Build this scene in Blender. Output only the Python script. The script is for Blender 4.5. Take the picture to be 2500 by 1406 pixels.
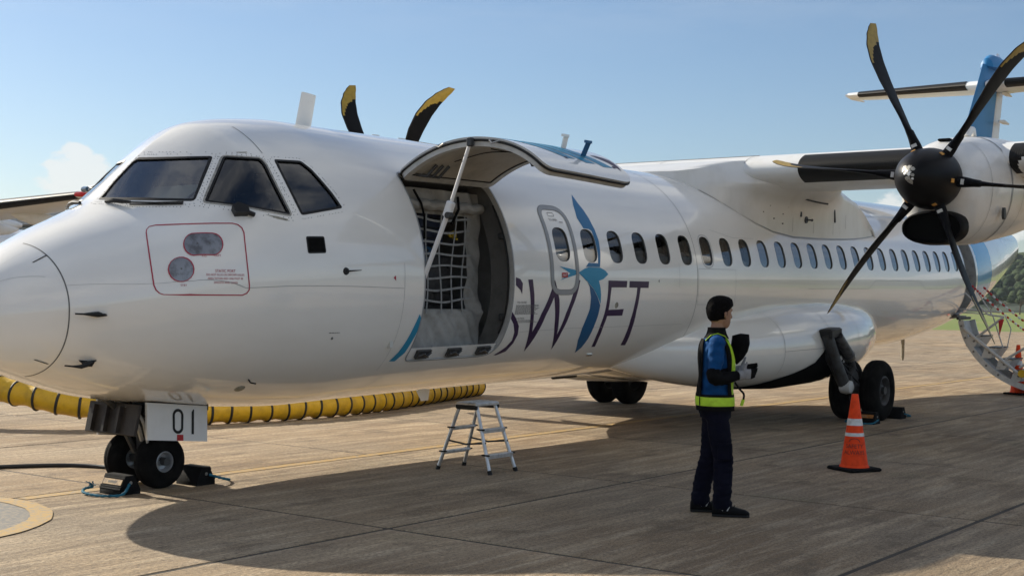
import bpy, bmesh, math, random
from math import sin, cos, pi, radians, sqrt, atan2
from bisect import bisect_right
from mathutils import Vector, Matrix, Quaternion
from mathutils.geometry import delaunay_2d_cdt

for o in list(bpy.data.objects):
    bpy.data.objects.remove(o)
sc = bpy.context.scene
COL = sc.collection
random.seed(7)

# ------------------------------------------------------------------ camera
cam_d = bpy.data.cameras.new('camera')
cam_d.sensor_width = 36.0
cam_d.lens = 47.345
cam_d.clip_end = 6000
cam = bpy.data.objects.new('camera', cam_d)
COL.objects.link(cam)
YAW, PIT, ROL = radians(36.5298), radians(0.3999), radians(0.8161)
f_ = Vector((cos(YAW) * cos(PIT), sin(YAW) * cos(PIT), sin(PIT)))
r_ = Vector((sin(YAW), -cos(YAW), 0))
u_ = r_.cross(f_)
r2 = r_ * cos(ROL) + u_ * sin(ROL)
u2 = -r_ * sin(ROL) + u_ * cos(ROL)
cam.matrix_world = Matrix(((r2.x, u2.x, -f_.x, -5.6178), (r2.y, u2.y, -f_.y, -9.3172), (r2.z, u2.z, -f_.z, 1.6398), (0, 0, 0, 1)))
sc.camera = cam

# ------------------------------------------------------------------ sky and sun
SUN_EL = radians(28.0)
SUN_AZ = radians(88.0)            # from +X (aft) towards +Y (starboard)
world = bpy.data.worlds.new('World')
sc.world = world
world.use_nodes = True
nt = world.node_tree
nt.nodes.clear()
N = nt.nodes.new
L = nt.links.new
out = N('ShaderNodeOutputWorld')
bg = N('ShaderNodeBackground')
sky = N('ShaderNodeTexSky')
sky.sky_type = 'NISHITA'
sky.sun_disc = False
sky.sun_elevation = SUN_EL
sky.sun_rotation = pi / 2 - SUN_AZ
sky.air_density = 1.0
sky.dust_density = 0.5
sky.ozone_density = 4.2
bg.inputs['Strength'].default_value = 0.077
tc = N('ShaderNodeTexCoord')
nrm = N('ShaderNodeVectorMath'); nrm.operation = 'NORMALIZE'
L(tc.outputs['Generated'], nrm.inputs[0])
sep = N('ShaderNodeSeparateXYZ'); L(nrm.outputs[0], sep.inputs[0])
mp = N('ShaderNodeMapping'); mp.inputs['Scale'].default_value = (1, 1, 1.7)
mp.inputs['Location'].default_value = (0.37, 0.1, 0.0)
L(nrm.outputs[0], mp.inputs[0])
no = N('ShaderNodeTexNoise'); no.inputs['Scale'].default_value = 7.0; no.inputs['Detail'].default_value = 9; no.inputs['Roughness'].default_value = 0.56
L(mp.outputs[0], no.inputs[0])
def ramp(a, b, src, lo=0.0, hi=1.0):
    m = N('ShaderNodeMapRange'); m.interpolation_type = 'SMOOTHSTEP'
    m.inputs[1].default_value = a; m.inputs[2].default_value = b; m.inputs[3].default_value = lo; m.inputs[4].default_value = hi
    L(src, m.inputs[0]); return m.outputs[0]
def mul(a, b):
    m = N('ShaderNodeMath'); m.operation = 'MULTIPLY'; L(a, m.inputs[0])
    if isinstance(b, float): m.inputs[1].default_value = b
    else: L(b, m.inputs[1])
    return m.outputs[0]
thr = N('ShaderNodeMapRange')     # cumulus only close to the horizon
thr.inputs[1].default_value = 0.0; thr.inputs[2].default_value = 0.13; thr.inputs[3].default_value = 0.37; thr.inputs[4].default_value = 0.66
L(sep.outputs[2], thr.inputs[0])
sb = N('ShaderNodeMath'); sb.operation = 'SUBTRACT'; L(no.outputs[0], sb.inputs[0]); L(thr.outputs[0], sb.inputs[1])
cm = ramp(0.0, 0.035, sb.outputs[0])
cm = mul(mul(cm, 0.66), ramp(0.15, 0.105, sep.outputs[2]))
# broken high clouds in plan projection, added above the view to fill the shade
dz = N('ShaderNodeMath'); dz.operation = 'MAXIMUM'; L(sep.outputs[2], dz.inputs[0]); dz.inputs[1].default_value = 0.04
pl = N('ShaderNodeVectorMath'); pl.operation = 'DIVIDE'; L(nrm.outputs[0], pl.inputs[0])
cz = N('ShaderNodeCombineXYZ'); L(dz.outputs[0], cz.inputs[0]); L(dz.outputs[0], cz.inputs[1]); L(dz.outputs[0], cz.inputs[2]); L(cz.outputs[0], pl.inputs[1])
no2 = N('ShaderNodeTexNoise'); no2.inputs['Scale'].default_value = 1.15; no2.inputs['Detail'].default_value = 7; no2.inputs['Roughness'].default_value = 0.62
L(pl.outputs[0], no2.inputs[0])
thin = mul(mul(ramp(0.36, 0.66, no2.outputs[0]), ramp(0.16, 0.42, sep.outputs[2], 0.0, 1.0)), 0.74)
mx = N('ShaderNodeMath'); mx.operation = 'MAXIMUM'; L(cm, mx.inputs[0]); L(thin, mx.inputs[1])
mix = N('ShaderNodeMixRGB'); L(mx.outputs[0], mix.inputs[0]); L(sky.outputs[0], mix.inputs[1])
mix.inputs[2].default_value = (8.9, 8.7, 8.3, 1)
L(mix.outputs[0], bg.inputs[0]); L(bg.outputs[0], out.inputs[0])

sun_d = bpy.data.lights.new('sun', 'SUN')
sun_d.energy = 4.9
sun_d.angle = radians(0.55)
sun_d.color = (1.0, 0.92, 0.78)
sun = bpy.data.objects.new('sun', sun_d)
COL.objects.link(sun)
sd = Vector((cos(SUN_EL) * cos(SUN_AZ), cos(SUN_EL) * sin(SUN_AZ), sin(SUN_EL)))
sun.rotation_euler = sd.to_track_quat('Z', 'Y').to_euler()
sun.location = sd * 60

sc.view_settings.view_transform = 'Standard'
sc.view_settings.look = 'None'
sc.view_settings.gamma = 1
sc.view_settings.use_curve_mapping = False
sc.view_settings.exposure = 0.52
sc.render.engine = 'CYCLES'
sc.cycles.max_bounces = 8
sc.cycles.transparent_max_bounces = 12

# ------------------------------------------------------------------ materials
M = {}
def pm(name, col, rough=0.5, metal=0.0, coat=0.0, var=0.0, vscale=6.0, bump=0.0, bscale=40.0, col2=None, mask=(0.45, 0.65), coord='Object', stretch=(1, 1, 1), spec=0.5, crough=0.08, detail=6, sheen=0):
    m = bpy.data.materials.new(name); m.use_nodes = True
    t = m.node_tree; b = t.nodes['Principled BSDF']
    b.inputs['Base Color'].default_value = (*col, 1)
    b.inputs['Roughness'].default_value = rough
    b.inputs['Metallic'].default_value = metal
    b.inputs['Coat Weight'].default_value = coat
    b.inputs['Coat Roughness'].default_value = crough
    b.inputs['Specular IOR Level'].default_value = spec
    if sheen: b.inputs['Sheen Weight'].default_value = sheen
    if var or bump or col2:
        c = t.nodes.new('ShaderNodeTexCoord')
        mpn = t.nodes.new('ShaderNodeMapping'); mpn.inputs['Scale'].default_value = stretch
        if coord == 'World':
            g = t.nodes.new('ShaderNodeNewGeometry'); t.links.new(g.outputs['Position'], mpn.inputs[0])
        else:
            t.links.new(c.outputs[coord], mpn.inputs[0])
    if var or col2:
        n = t.nodes.new('ShaderNodeTexNoise'); n.inputs['Scale'].default_value = vscale; n.inputs['Detail'].default_value = detail; n.inputs['Roughness'].default_value = 0.62
        t.links.new(mpn.outputs[0], n.inputs[0])
        r = t.nodes.new('ShaderNodeMapRange'); r.inputs[1].default_value = mask[0]; r.inputs[2].default_value = mask[1]
        t.links.new(n.outputs[0], r.inputs[0])
        mxr = t.nodes.new('ShaderNodeMixRGB'); t.links.new(r.outputs[0], mxr.inputs[0])
        mxr.inputs[1].default_value = (*col, 1)
        c2 = col2 if col2 else tuple(max(0, k * (1 - var)) for k in col)
        mxr.inputs[2].default_value = (*c2, 1)
        t.links.new(mxr.outputs[0], b.inputs['Base Color'])
        rr = t.nodes.new('ShaderNodeMapRange'); rr.inputs[3].default_value = max(0.02, rough * 0.85); rr.inputs[4].default_value = min(1, rough * 1.2)
        t.links.new(n.outputs[0], rr.inputs[0]); t.links.new(rr.outputs[0], b.inputs['Roughness'])
    if bump:
        n2 = t.nodes.new('ShaderNodeTexNoise'); n2.inputs['Scale'].default_value = bscale; n2.inputs['Detail'].default_value = 4
        t.links.new(mpn.outputs[0], n2.inputs[0])
        bp = t.nodes.new('ShaderNodeBump'); bp.inputs['Strength'].default_value = bump; bp.inputs['Distance'].default_value = 0.02
        t.links.new(n2.outputs[0], bp.inputs['Height']); t.links.new(bp.outputs[0], b.inputs['Normal'])
    M[name] = m
    return m

pm('white_paint', (0.90, 0.88, 0.83), 0.20, coat=1.0, crough=0.03, col2=(0.82, 0.795, 0.735), vscale=1.3, mask=(0.42, 0.78), stretch=(0.5, 1, 1.6), bump=0.10, bscale=2.2)
pm('wing_white', (0.80, 0.80, 0.78), 0.36, coat=0.2, col2=(0.68, 0.66, 0.61), vscale=3.0, mask=(0.5, 0.8))
pm('fairing_white', (0.78, 0.775, 0.75), 0.33, coat=0.3, col2=(0.64, 0.62, 0.57), vscale=2.6, mask=(0.48, 0.82), stretch=(1, 1, .5))
pm('nacelle_white', (0.78, 0.77, 0.74), 0.3, coat=0.4, col2=(0.62, 0.58, 0.52), vscale=3.5, mask=(0.5, 0.85), stretch=(.5, 1, 1))
pm('grey_primer', (0.34, 0.345, 0.33), 0.55, var=0.3, vscale=9)
pm('pale_grey', (0.52, 0.52, 0.50), 0.45, var=0.2, vscale=8)
pm('frame_grey', (0.30, 0.31, 0.32), 0.35, coat=0.2, var=0.1)
pm('door_liner', (0.50, 0.47, 0.41), 0.6, var=0.22, vscale=4)
pm('dark_cavity', (0.006, 0.006, 0.006), 0.9, spec=.05)  # near black, painting the shade inside bays and openings
pm('seam', (0.13, 0.13, 0.125), 0.6)
pm('seam_soft', (0.42, 0.42, 0.41), 0.6)
pm('seal_black', (0.009, 0.009, 0.009), 0.5, spec=.3)
pm('black_rubber', (0.006, 0.006, 0.0065), 0.75, spec=.14, var=0.4, vscale=14, bump=0.15, bscale=60)
pm('tyre', (0.005, 0.005, 0.005), 0.9, spec=.06, col2=(0.014, 0.013, 0.012), vscale=8, bump=0.1, bscale=30)
pm('rim', (0.42, 0.43, 0.44), 0.4, metal=0.5, var=0.3, vscale=20)
pm('steel', (0.42, 0.42, 0.41), 0.32, metal=0.9, var=0.35, vscale=18)
pm('gear_grey', (0.055, 0.058, 0.06), 0.5, metal=0.2, col2=(0.035, 0.032, 0.03), vscale=11)
pm('gear_mid', (0.09, 0.092, 0.095), 0.45, metal=.3, col2=(0.03, 0.028, 0.026), vscale=13)
pm('chrome', (0.75, 0.75, 0.76), 0.12, metal=1.0)
pm('aluminium', (0.62, 0.63, 0.64), 0.36, metal=0.85, var=0.25, vscale=25, stretch=(1, 1, .2))
pm('livery_blue', (0.003, 0.15, 0.34), 0.4, coat=0.05, var=0.1, vscale=2)
pm('livery_cyan', (0.012, 0.27, 0.46), 0.4, coat=0.05, var=0.1, vscale=2)
pm('livery_deep', (0.003, 0.10, 0.25), 0.4, coat=0.05, var=0.1, vscale=2)
pm('livery_purple', (0.032, 0.009, 0.06), 0.42, coat=0.05, var=0.15, vscale=2)
pm('tail_blue', (0.004, 0.185, 0.45), 0.45, coat=0.05, var=0.12, vscale=1)
pm('tail_light_blue', (0.06, 0.33, 0.62), 0.25, coat=0.5, var=0.12, vscale=1)
pm('red_line', (0.42, 0.03, 0.06), 0.4)
pm('red_plastic', (0.5, 0.02, 0.025), 0.4, var=0.2)
pm('decal_dark', (0.12, 0.11, 0.11), 0.5)
pm('decal_white', (0.8, 0.8, 0.8), 0.45)
pm('static_metal', (0.30, 0.31, 0.33), 0.42, metal=0.6, col2=(0.16, 0.16, 0.17), vscale=14)
pm('worn_metal', (0.42, 0.40, 0.35), 0.45, metal=0.4, var=0.5, vscale=30)
pm('chipped_paint', (0.36, 0.34, 0.27), 0.6, var=0.4, vscale=30)
pm('blade_black', (0.004, 0.004, 0.0055), 0.5, spec=.10, var=0.3, vscale=9)
pm('blade_yellow', (0.36, 0.235, 0.02), 0.42, var=0.3, vscale=14)
pm('blade_edge', (0.018, 0.017, 0.017), 0.5, metal=0.1, spec=.2, var=0.4, vscale=10)
pm('spinner_black', (0.005, 0.0045, 0.005), 0.4, spec=.16, var=0.3, vscale=8)
pm('sticker_orange', (0.65, 0.32, 0.06), 0.5)
pm('concrete', (0.3, 0.26, 0.2), 0.9)
pm('cone_orange', (0.93, 0.075, 0.012), 0.6, spec=.2, col2=(0.75, 0.055, 0.01), vscale=12)
pm('cone_white', (0.72, 0.72, 0.70), 0.4, var=0.25, vscale=16)
pm('cone_print', (0.16, 0.015, 0.012), 0.6)
pm('duct_yellow', (0.66, 0.40, 0.012), 0.5, col2=(0.42, 0.25, 0.015), vscale=7, mask=(.45, .8), bump=0.5, bscale=9)
pm('duct_ring', (0.018, 0.016, 0.013), 0.6)
pm('rope_blue', (0.012, 0.16, 0.25), 0.8, bump=0.8, bscale=70, var=0.4, vscale=40)
pm('chock_label', (0.5, 0.32, 0.13), 0.5, col2=(0.22, 0.13, 0.06), vscale=22)
pm('chock_label_dark', (0.45, 0.17, 0.03), 0.6, var=0.5, vscale=30)
pm('fabric_grey', (0.40, 0.39, 0.365), 0.85, col2=(0.32, 0.31, 0.285), vscale=9, bump=0.35, bscale=11)
pm('strap_grey', (0.33, 0.335, 0.33), 0.8, var=0.25, vscale=20)
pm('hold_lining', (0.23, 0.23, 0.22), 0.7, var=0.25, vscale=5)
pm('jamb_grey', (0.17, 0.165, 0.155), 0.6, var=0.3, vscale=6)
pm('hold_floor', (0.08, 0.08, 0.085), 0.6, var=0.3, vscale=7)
for nm, c in (('bag_black', (0.015, 0.015, 0.017)), ('bag_navy', (0.015, 0.022, 0.06)), ('bag_blue', (0.015, 0.075, 0.16)), ('bag_charcoal', (0.05, 0.05, 0.052)), ('bag_green', (0.03, 0.05, 0.04)), ('bag_brown', (0.10, 0.05, 0.03))):
    pm(nm, c, 0.6, var=0.35, vscale=14, bump=0.25, bscale=30)
pm('orange_case', (0.62, 0.17, 0.02), 0.45, var=0.25, vscale=9)
pm('pink_roll', (0.55, 0.30, 0.22), 0.7, var=0.25, vscale=12, bump=.3, bscale=14)
pm('flower_yellow', (0.7, 0.5, 0.03), 0.6)
pm('skin', (0.30, 0.16, 0.095), 0.5, var=0.15, vscale=30)
pm('hair', (0.004, 0.0035, 0.0035), 0.8, spec=.06, bump=0.7, bscale=120)
pm('shirt_blue', (0.004, 0.062, 0.20), 0.85, spec=.15, col2=(0.003, 0.042, 0.14), vscale=6, bump=0.5, bscale=16)
pm('trouser_navy', (0.0045, 0.005, 0.014), 0.9, spec=.1, var=0.35, vscale=6, bump=0.6, bscale=12)
pm('cloth_black', (0.004, 0.004, 0.0045), 0.9, spec=.12, bump=0.4, bscale=20)
pm('hivis_lime', (0.50, 0.78, 0.03), 0.6, var=0.2, vscale=14)
pm('glove_grey', (0.30, 0.30, 0.31), 0.85, bump=0.6, bscale=90, var=.2, vscale=30)
pm('shoe_black', (0.005, 0.005, 0.006), 0.6, spec=.12, var=0.3, vscale=20)
pm('reflective_silver', (0.5, 0.5, 0.5), 0.4)
pm('cable_black', (0.012, 0.012, 0.012), 0.5)
pm('bark', (0.09, 0.065, 0.045), 0.9, var=0.4, vscale=8, bump=0.8, bscale=12)
pm('leaf_green', (0.05, 0.10, 0.025), 0.65, col2=(0.03, 0.06, 0.015), vscale=3)
pm('leaf_dark', (0.03, 0.05, 0.024), 0.9, spec=.05, col2=(0.02, 0.034, 0.016), vscale=2)
pm('leaf_hill', (0.045, 0.062, 0.03), 0.9, spec=.05, col2=(0.03, 0.042, 0.02), vscale=.3)
pm('grass', (0.14, 0.19, 0.025), 0.9, col2=(0.20, 0.20, 0.05), vscale=0.06, coord='World')
pm('building_wall', (0.45, 0.46, 0.47), 0.7, var=0.15, vscale=1)
pm('roof_metal', (0.30, 0.33, 0.36), 0.45, var=0.15, vscale=1)
pm('glass_blue', (0.05, 0.10, 0.16), 0.06, spec=0.8)
pm('lamp_red', (0.6, 0.02, 0.02), 0.15)
pm('door_dark', (0.035, 0.027, 0.021), 0.6, var=0.5, vscale=7)
pm('vane_black', (0.015, 0.015, 0.015), 0.45, spec=.3)
pm('cockpit_trim', (0.62, 0.62, 0.57), 0.7, var=.3, vscale=3)
pm('joint_dark', (0.06, 0.048, 0.035), 0.95, var=.4, vscale=3)

def glass_mat(name, tint, refl=1.5, opac=0.0):
    m = bpy.data.materials.new(name); m.use_nodes = True
    t = m.node_tree; t.nodes.clear()
    o = t.nodes.new('ShaderNodeOutputMaterial'); tr = t.nodes.new('ShaderNodeBsdfTransparent'); gl = t.nodes.new('ShaderNodeBsdfGlossy')
    fr = t.nodes.new('ShaderNodeFresnel'); fr.inputs[0].default_value = refl
    tr.inputs[0].default_value = (*tint, 1); gl.inputs[0].default_value = (1, 1, 1, 1); gl.inputs['Roughness'].default_value = 0.015
    mxs = t.nodes.new('ShaderNodeMixShader')
    t.links.new(fr.outputs[0], mxs.inputs[0]); t.links.new(tr.outputs[0], mxs.inputs[1]); t.links.new(gl.outputs[0], mxs.inputs[2]); t.links.new(mxs.outputs[0], o.inputs[0])
    M[name] = m
glass_mat('windscreen_glass', (0.86, 0.93, 0.87), 2.5)
glass_mat('side_glass', (0.16, 0.19, 0.21), 1.9)
glass_mat('cabin_glass_clear', (0.62, 0.66, 0.70), 1.75)
pm('cabin_glass', (0.030, 0.036, 0.045), 0.05, spec=0.9, coat=1.0, crough=0.02)

def apron_material():
    m = bpy.data.materials.new('apron_concrete'); m.use_nodes = True
    t = m.node_tree; b = t.nodes['Principled BSDF']; nn = t.nodes.new; ln = t.links.new
    g = nn('ShaderNodeNewGeometry')
    def noise(scale, stretch, detail=6, rough=0.6):
        mpn = nn('ShaderNodeMapping'); mpn.inputs['Scale'].default_value = stretch; ln(g.outputs['Position'], mpn.inputs[0])
        n = nn('ShaderNodeTexNoise'); n.inputs['Scale'].default_value = scale; n.inputs['Detail'].default_value = detail; n.inputs['Roughness'].default_value = rough
        ln(mpn.outputs[0], n.inputs[0]); return n.outputs[0]
    def rng(src, a, b_, lo=0.0, hi=1.0):
        r = nn('ShaderNodeMapRange'); r.inputs[1].default_value = a; r.inputs[2].default_value = b_; r.inputs[3].default_value = lo; r.inputs[4].default_value = hi
        ln(src, r.inputs[0]); return r.outputs[0]
    def mixc(fac, a, b_, mode='MIX'):
        x = nn('ShaderNodeMixRGB'); x.blend_type = mode
        for i, v in ((0, fac), (1, a), (2, b_)):
            if isinstance(v, tuple): x.inputs[i].default_value = (*v, 1)
            elif isinstance(v, float): x.inputs[i].default_value = v
            else: ln(v, x.inputs[i])
        return x.outputs[0]
    big = noise(0.5, (1, 1, 1), 6, .65); streak = noise(2.0, (0.24, 2.0, 1), 8, 0.70); fine = noise(34, (.8, 1.2, 1), 5, 0.8); spot = noise(1.1, (1, 1.3, 1), 8, 0.72)
    grain = noise(95, (1, 1, 1), 3, 0.7); moss = noise(0.8, (1, 1, 1), 4, .6); tine = noise(7.5, (0.10, 1.0, 1), 5, .6); grey = noise(.33, (1, 1, 1), 3, .5)
    c = mixc(rng(big, 0.40, 0.60), (0.43, 0.305, 0.175), (0.255, 0.172, 0.095))
    c = mixc(rng(grey, 0.40, 0.66, 0, .75), c, (0.33, 0.27, 0.195))
    c = mixc(rng(streak, 0.50, 0.62, 0, 0.8), c, (0.58, 0.44, 0.28))
    c = mixc(rng(tine, 0.52, 0.66, 0, 0.55), c, (0.60, 0.485, 0.335))
    c = mixc(rng(tine, 0.46, 0.34, 0, 0.5), c, (0.17, 0.125, 0.08))
    c = mixc(rng(spot, 0.54, 0.64, 0, 0.68), c, (0.13, 0.09, 0.053))
    c = mixc(rng(moss, 0.60, 0.74, 0, 0.35), c, (0.17, 0.16, 0.075))
    c = mixc(rng(fine, 0.56, 0.38, 0.0, 0.78), c, (0.12, 0.09, 0.06))
    c = mixc(rng(grain, 0.56, 0.68, 0.0, 0.6), c, (0.64, 0.54, 0.42))
    oi = nn('ShaderNodeObjectInfo')
    tint = nn('ShaderNodeMapRange'); tint.inputs[3].default_value = 0.86; tint.inputs[4].default_value = 1.10; ln(oi.outputs['Random'], tint.inputs[0])
    vm = nn('ShaderNodeVectorMath'); vm.operation = 'SCALE'; ln(c, vm.inputs[0]); ln(tint.outputs[0], vm.inputs['Scale'])
    ln(vm.outputs[0], b.inputs['Base Color'])
    b.inputs['Roughness'].default_value = 0.82; b.inputs['Specular IOR Level'].default_value = 0.35
    ad = nn('ShaderNodeMath'); ad.operation = 'ADD'; ln(tine, ad.inputs[0])
    m2 = nn('ShaderNodeMath'); m2.operation = 'MULTIPLY'; m2.inputs[1].default_value = 0.5; ln(fine, m2.inputs[0]); ln(m2.outputs[0], ad.inputs[1])
    bp = nn('ShaderNodeBump'); bp.inputs['Strength'].default_value = 0.8; bp.inputs['Distance'].default_value = 0.035; ln(ad.outputs[0], bp.inputs['Height']); ln(bp.outputs[0], b.inputs['Normal'])
    M['apron'] = m
apron_material()

def worn_paint(name, col):
    m = bpy.data.materials.new(name); m.use_nodes = True
    t = m.node_tree; b = t.nodes['Principled BSDF']; nn = t.nodes.new; ln = t.links.new
    g = nn('ShaderNodeNewGeometry'); n = nn('ShaderNodeTexNoise'); n.inputs['Scale'].default_value = 22; n.inputs['Detail'].default_value = 7; n.inputs['Roughness'].default_value = 0.7
    ln(g.outputs['Position'], n.inputs[0])
    r = nn('ShaderNodeMapRange'); r.inputs[1].default_value = 0.44; r.inputs[2].default_value = 0.62; ln(n.outputs[0], r.inputs[0])
    x = nn('ShaderNodeMixRGB'); ln(r.outputs[0], x.inputs[0]); x.inputs[1].default_value = (*col, 1); x.inputs[2].default_value = (0.31, 0.26, 0.19, 1)
    ln(x.outputs[0], b.inputs['Base Color']); b.inputs['Roughness'].default_value = 0.75
    M[name] = m
worn_paint('line_yellow', (0.47, 0.30, 0.095))
worn_paint('patch_grey', (0.17, 0.165, 0.155))

def boot_material():
    m = bpy.data.materials.new('boot_black'); m.use_nodes = True
    t = m.node_tree; b = t.nodes['Principled BSDF']
    b.inputs['Base Color'].default_value = (0.010, 0.0095, 0.009, 1); b.inputs['Roughness'].default_value = 0.5; b.inputs['Specular IOR Level'].default_value = 0.2
    c = t.nodes.new('ShaderNodeTexCoord'); w = t.nodes.new('ShaderNodeTexWave'); w.wave_type = 'BANDS'; w.bands_direction = 'Y'; w.inputs['Scale'].default_value = 13.0; w.inputs['Distortion'].default_value = 0.3
    t.links.new(c.outputs['Object'], w.inputs[0])
    bp = t.nodes.new('ShaderNodeBump'); bp.inputs['Strength'].default_value = 0.3; bp.inputs['Distance'].default_value = 0.006
    t.links.new(w.outputs[1], bp.inputs['Height']); t.links.new(bp.outputs[0], b.inputs['Normal'])
    M['boot_black'] = m
boot_material()

# ------------------------------------------------------------------ mesh helpers; points are (x aft, p port, z up), Blender Y = -p
class MB:
    def __init__(s): s.v = []; s.f = []; s.m = []
    def add(s, vs, fs, mi=0):
        k = len(s.v); s.v += [tuple(q) for q in vs]; s.f += [tuple(i + k for i in q) for q in fs]; s.m += [mi] * len(fs); return s
    def box(s, c, d, R=None, mi=0, bev=0.0):
        h = [k / 2 for k in d]
        if bev:
            ring = []
            vs = []
            for zz, ins in ((-h[2], bev), (-h[2] + bev, 0), (h[2] - bev, 0), (h[2], bev)):
                a, b = h[0] - ins, h[1] - ins
                vs += [(-a + bev, -b, zz), (a - bev, -b, zz), (a, -b + bev, zz), (a, b - bev, zz), (a - bev, b, zz), (-a + bev, b, zz), (-a, b - bev, zz), (-a, -b + bev, zz)]
            fs = [tuple(range(7, -1, -1)), tuple(range(24, 32))]
            for k in range(3):
                for i in range(8):
                    fs.append((k * 8 + i, k * 8 + (i + 1) % 8, k * 8 + 8 + (i + 1) % 8, k * 8 + 8 + i))
        else:
            vs = [(x, y, z) for x in (-h[0], h[0]) for y in (-h[1], h[1]) for z in (-h[2], h[2])]
            fs = [(0, 1, 3, 2), (4, 6, 7, 5), (0, 4, 5, 1), (2, 3, 7, 6), (0, 2, 6, 4), (1, 5, 7, 3)]
        if R is not None: vs = [tuple(R @ Vector(q)) for q in vs]
        return s.add([(q[0] + c[0], q[1] + c[1], q[2] + c[2]) for q in vs], fs, mi)
    def loft(s, rings, closed=True, caps=True, mi=0):
        k = len(s.v); n = len(rings[0])
        for r in rings: s.v += [tuple(q) for q in r]
        fs = []
        for i in range(len(rings) - 1):
            for j in range(n if closed else n - 1):
                a = k + i * n + j; b = k + i * n + (j + 1) % n
                fs.append((a, b, b + n, a + n))
        if caps and closed:
            fs.append(tuple(k + j for j in range(n - 1, -1, -1))); e = k + (len(rings) - 1) * n
            fs.append(tuple(e + j for j in range(n)))
        s.f += fs; s.m += [mi] * len(fs); return s
    def tube(s, pts, r, n=10, caps=True, mi=0, flat=1.0):
        pts = [Vector(q) for q in pts]; m = len(pts)
        rs = r if isinstance(r, (list, tuple)) else [r] * m
        T = [(pts[min(i + 1, m - 1)] - pts[max(i - 1, 0)]).normalized() for i in range(m)]
        up = Vector((0, 0, 1)) if abs(T[0].z) < 0.9 else Vector((1, 0, 0))
        nrm_ = (up - T[0] * up.dot(T[0])).normalized(); rings = []
        for i in range(m):
            if i: nrm_ = (nrm_ - T[i] * nrm_.dot(T[i])); nrm_ = nrm_.normalized() if nrm_.length > 1e-6 else T[i].orthogonal().normalized()
            bi = T[i].cross(nrm_)
            rings.append([pts[i] + nrm_ * (rs[i] * cos(2 * pi * j / n)) + bi * (rs[i] * flat * sin(2 * pi * j / n)) for j in range(n)])
        return s.loft(rings, True, caps, mi)
    def lathe(s, prof, c, axis, n=24, mi=0, caps=True):
        ax = Vector(axis).normalized(); a = ax.orthogonal().normalized(); b = ax.cross(a)
        rings = [[Vector(c) + ax * h + a * (r * cos(2 * pi * j / n)) + b * (r * sin(2 * pi * j / n)) for j in range(n)] for h, r in prof]
        return s.loft(rings, True, caps, mi)
    def build(s, name, mats, parent=None, ang=40, kind=None, label=None, closed=True, flip=True):
        me = bpy.data.meshes.new(name)
        me.from_pydata([(q[0], -q[1], q[2]) if flip else q for q in s.v], [], [tuple(reversed(q)) for q in s.f] if flip else s.f)
        ml = mats if isinstance(mats, (list, tuple)) else [mats]
        for q in ml: me.materials.append(M[q])
        if len(ml) > 1: me.polygons.foreach_set('material_index', s.m)
        if closed:
            bm = bmesh.new(); bm.from_mesh(me); bmesh.ops.recalc_face_normals(bm, faces=bm.faces); bm.to_mesh(me); bm.free()
        if ang:
            me.polygons.foreach_set('use_smooth', [True] * len(me.polygons)); me.set_sharp_from_angle(angle=radians(ang))
        return link(name, me, parent, kind, label)
def link(name, me, parent=None, kind=None, label=None):
    o = bpy.data.objects.new(name, me); COL.objects.link(o); o.parent = parent
    if kind: o['kind'] = kind
    if label: o['label'] = label
    return o
def tag(o, label, cat, group=None):
    o['label'] = label; o['category'] = cat
    if group: o['group'] = group
    return o
def thing(name, label, cat, loc=(0, 0, 0), rotz=0.0, group=None):
    o = bpy.data.objects.new(name, None); COL.objects.link(o); o.empty_display_size = 0.2
    o.location = (loc[0], -loc[1], loc[2]); o.rotation_euler = (0, 0, -rotz)
    return tag(o, label, cat, group)
def struct(o):
    o['kind'] = 'structure'; return o
def copy_tree(o, parent=None, skip=(), depth=0):
    c = o.copy(); COL.objects.link(c); c.parent = parent
    for ch in list(o.children):
        if ch.name.split('.')[0] in skip: continue
        copy_tree(ch, c, skip, depth + 1)
    return c
def cr(pts, n=8):
    """Catmull-Rom through 3-D points"""
    P = [Vector(q) for q in pts]; P = [P[0] * 2 - P[1]] + P + [P[-1] * 2 - P[-2]]; o = []
    for i in range(1, len(P) - 2):
        for k in range(n):
            t = k / n; a, b, c, d = P[i - 1:i + 3]
            o.append(0.5 * ((2 * b) + (c - a) * t + (2 * a - 5 * b + 4 * c - d) * t * t + (3 * b - a - 3 * c + d) * t ** 3))
    o.append(P[-2]); return o
def lerp_tab(tab, x):
    if x <= tab[0][0]: return tab[0][1:]
    for a, b in zip(tab, tab[1:]):
        if x <= b[0]:
            t = (x - a[0]) / (b[0] - a[0]); t = t * t * (3 - 2 * t) * 0.4 + t * 0.6
            return tuple(p + (q - p) * t for p, q in zip(a[1:], b[1:]))
    return tab[-1][1:]

# ------------------------------------------------------------------ ground
def sheet(name, x0, x1, p0, p1, z, mat, parent=None):
    mb = MB(); mb.add([(x0, p0, z), (x1, p0, z), (x1, p1, z), (x0, p1, z)], [(0, 1, 2, 3)])
    o = mb.build(name, mat, parent, ang=0, closed=False)
    return o
gr = struct(sheet('ground', -1150, 1150, -1150, 1150, -0.30, 'grass'))
apron = struct(sheet('apron', -140, 78, -110, 90, -0.012, 'apron'))
SLX, SLP = 3.20, 3.13
sl = MB(); sl.box((0, 0, -0.06), (SLX - 0.030, SLP - 0.030, 0.12), bev=0.009)
slab0 = sl.build('slab', 'apron', apron, ang=0)
first = True
for i in range(-5, 15):
    for j in range(-9, 4):
        cx = 1.52 + SLX * (i + 0.5); cp = 2.97 + SLP * (j + 0.5)
        o = slab0 if first else slab0.copy()
        if not first: COL.objects.link(o)
        first = False
        o.location = (cx, -cp, random.uniform(-0.0012, 0.0012))
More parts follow.
